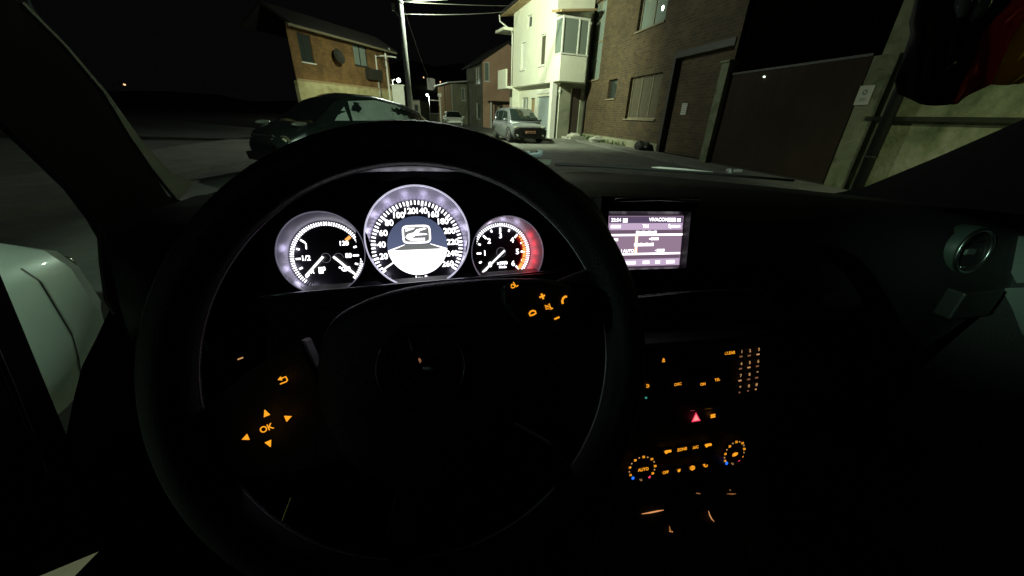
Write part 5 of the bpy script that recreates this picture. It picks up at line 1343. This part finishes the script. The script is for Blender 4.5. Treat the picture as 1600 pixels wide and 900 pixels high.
# ---- pennant hanging from the mirror: black, red and gold
fl = thing('hanging_pennant', 'black, red and gold cloth pennant hanging at the top right of the windscreen', 'pennant', fh(1500, -60))
rowsL = [(1440, -75), (1430, -20), (1428, 5), (1420, 36), (1422, 54), (1412, 84), (1399, 126), (1404, 146)]
rowsA = [(1610, -75), (1590, -20), (1578, 5), (1548, 36), (1535, 54), (1522, 90), (1503, 130), (1488, 163)]
rowsB = [(1700, -75), (1672, -20), (1640, 5), (1598, 34), (1584, 54), (1566, 92), (1549, 132), (1506, 152)]
rowsC = [(1790, -75), (1790, -20), (1780, 8), (1760, 45), (1720, 80), (1660, 116), (1600, 128), (1560, 116)]
def fold(px, py): return .36 + .010 * math.sin(px * .055 + py * .012) + .005 * math.sin(px * .13)
def stripe(name, Ea, Eb, m_, n_=14):
    b = B(); rr = []
    for (a, c) in zip(Ea, Eb):
        row = []
        for i in range(n_ + 1):
            t_ = i / n_; px_ = a[0] + (c[0] - a[0]) * t_; py_ = a[1] + (c[1] - a[1]) * t_
            if a is Ea[-1]: py_ += 9 * math.sin(PI * t_) * (1 if name == 'black_stripe' else .35)
            row.append(fh(px_, py_, fold(px_, py_)))
        rr.append(row)
    b.loft(rr, closed=False, caps=False); o = obj(name, b, m_, fl, smooth=True)
    md = o.modifiers.new('t', 'SOLIDIFY'); md.thickness = .0012; return o
def cloth(n_, c_, tr):
    m_ = mat(n_, c_, .85, noise=60, bump=.15); nt_ = m_.node_tree; bs = nt_.nodes['Principled BSDF']
    t_ = nt_.nodes.new('ShaderNodeBsdfTranslucent'); t_.inputs[0].default_value = (*c_, 1); x_ = nt_.nodes.new('ShaderNodeMixShader'); x_.inputs[0].default_value = tr
    nt_.links.new(bs.outputs[0], x_.inputs[1]); nt_.links.new(t_.outputs[0], x_.inputs[2]); nt_.links.new(x_.outputs[0], nt_.nodes['Material Output'].inputs[0]); return m_
stripe('black_stripe', rowsL, rowsA, cloth('black_cloth', (.045, .04, .04), .3)); stripe('red_stripe', rowsA, rowsB, cloth('red_cloth', (.50, .09, .06), .5)); stripe('gold_stripe', rowsB[:7], rowsC[:7], cloth('gold_cloth', (.52, .35, .05), .5))
b = B(); b.tube([fh(1500, -80, .345), fh(1502, -78, .345)], .002, 6); b.tube([fh(1500, -80), fh(1520, -95)], .0015, 6); obj('loop', b, 'black', fl)
pd = thing('silver_pendant', 'small shiny hook pendant on a dark cord in front of the pennant', 'pendant', fh(1500, -70, .33))
b = B(); b.tube([fh(1522, -90, .345), fh(1508, 0, .335), fh(1496, 35, .335), fh(1484, 95, .335)], .0022, 8); obj('cord', b, 'rubber', pd, smooth=True)
b = B(); b.tube([fh(1479, 107, .333), fh(1484, 105, .333), fh(1489, 100, .333), fh(1494, 96, .333)], [.0008, .0016, .0012, .0006], 8); obj('hook', b, mat('hook_metal', (.9, .9, .85), .25, 1), pd, smooth=True)
b = B(); b.tube([fh(1506, -15, .33), fh(1505, 5, .33), fh(1503, 24, .33)], [.005, .006, .0035], 10); b.tube([fh(1534, -15, .33), fh(1531, 8, .33), fh(1524, 28, .33)], [.007, .0075, .004], 10); obj('beads', b, 'glass_pale', pd, smooth=True)
# ---- clip and card on the dash
DT = (0, .955, 0)
b = B(); q0 = hit(833, 243, DT, HPn); b.box(q0 + V((0, 0, 0)), (.040, .02, .014), Matrix.Rotation(R(-8), 3, 'Y')); b.box(q0 + V((.016, 0, .007)), (.016, .018, .012)); b.box(q0 + V((-.014, 0, .006)), (.012, .018, .010)); b.box(q0 + V((0, .004, -.016)), (.02, .012, .026))
tag(obj('phone_clip', b, mat('blue_grey_plastic', (.16, .20, .22), .35), base=q0, bevel=.002), 'small blue grey clip standing on the dash just right of the wheel rim', 'clip')
b = B(); b.prism([hit(px, py, (0, .94, 0), HPn) for px, py in ((828, 249), (862, 249.5), (859, 257.5), (836, 257))], (0, .003, 0))
tag(obj('card', b, 'paper', base=hit(845, 255, (0, .94, 0), HPn)), 'small white card leaning on the dash below the clip', 'card')
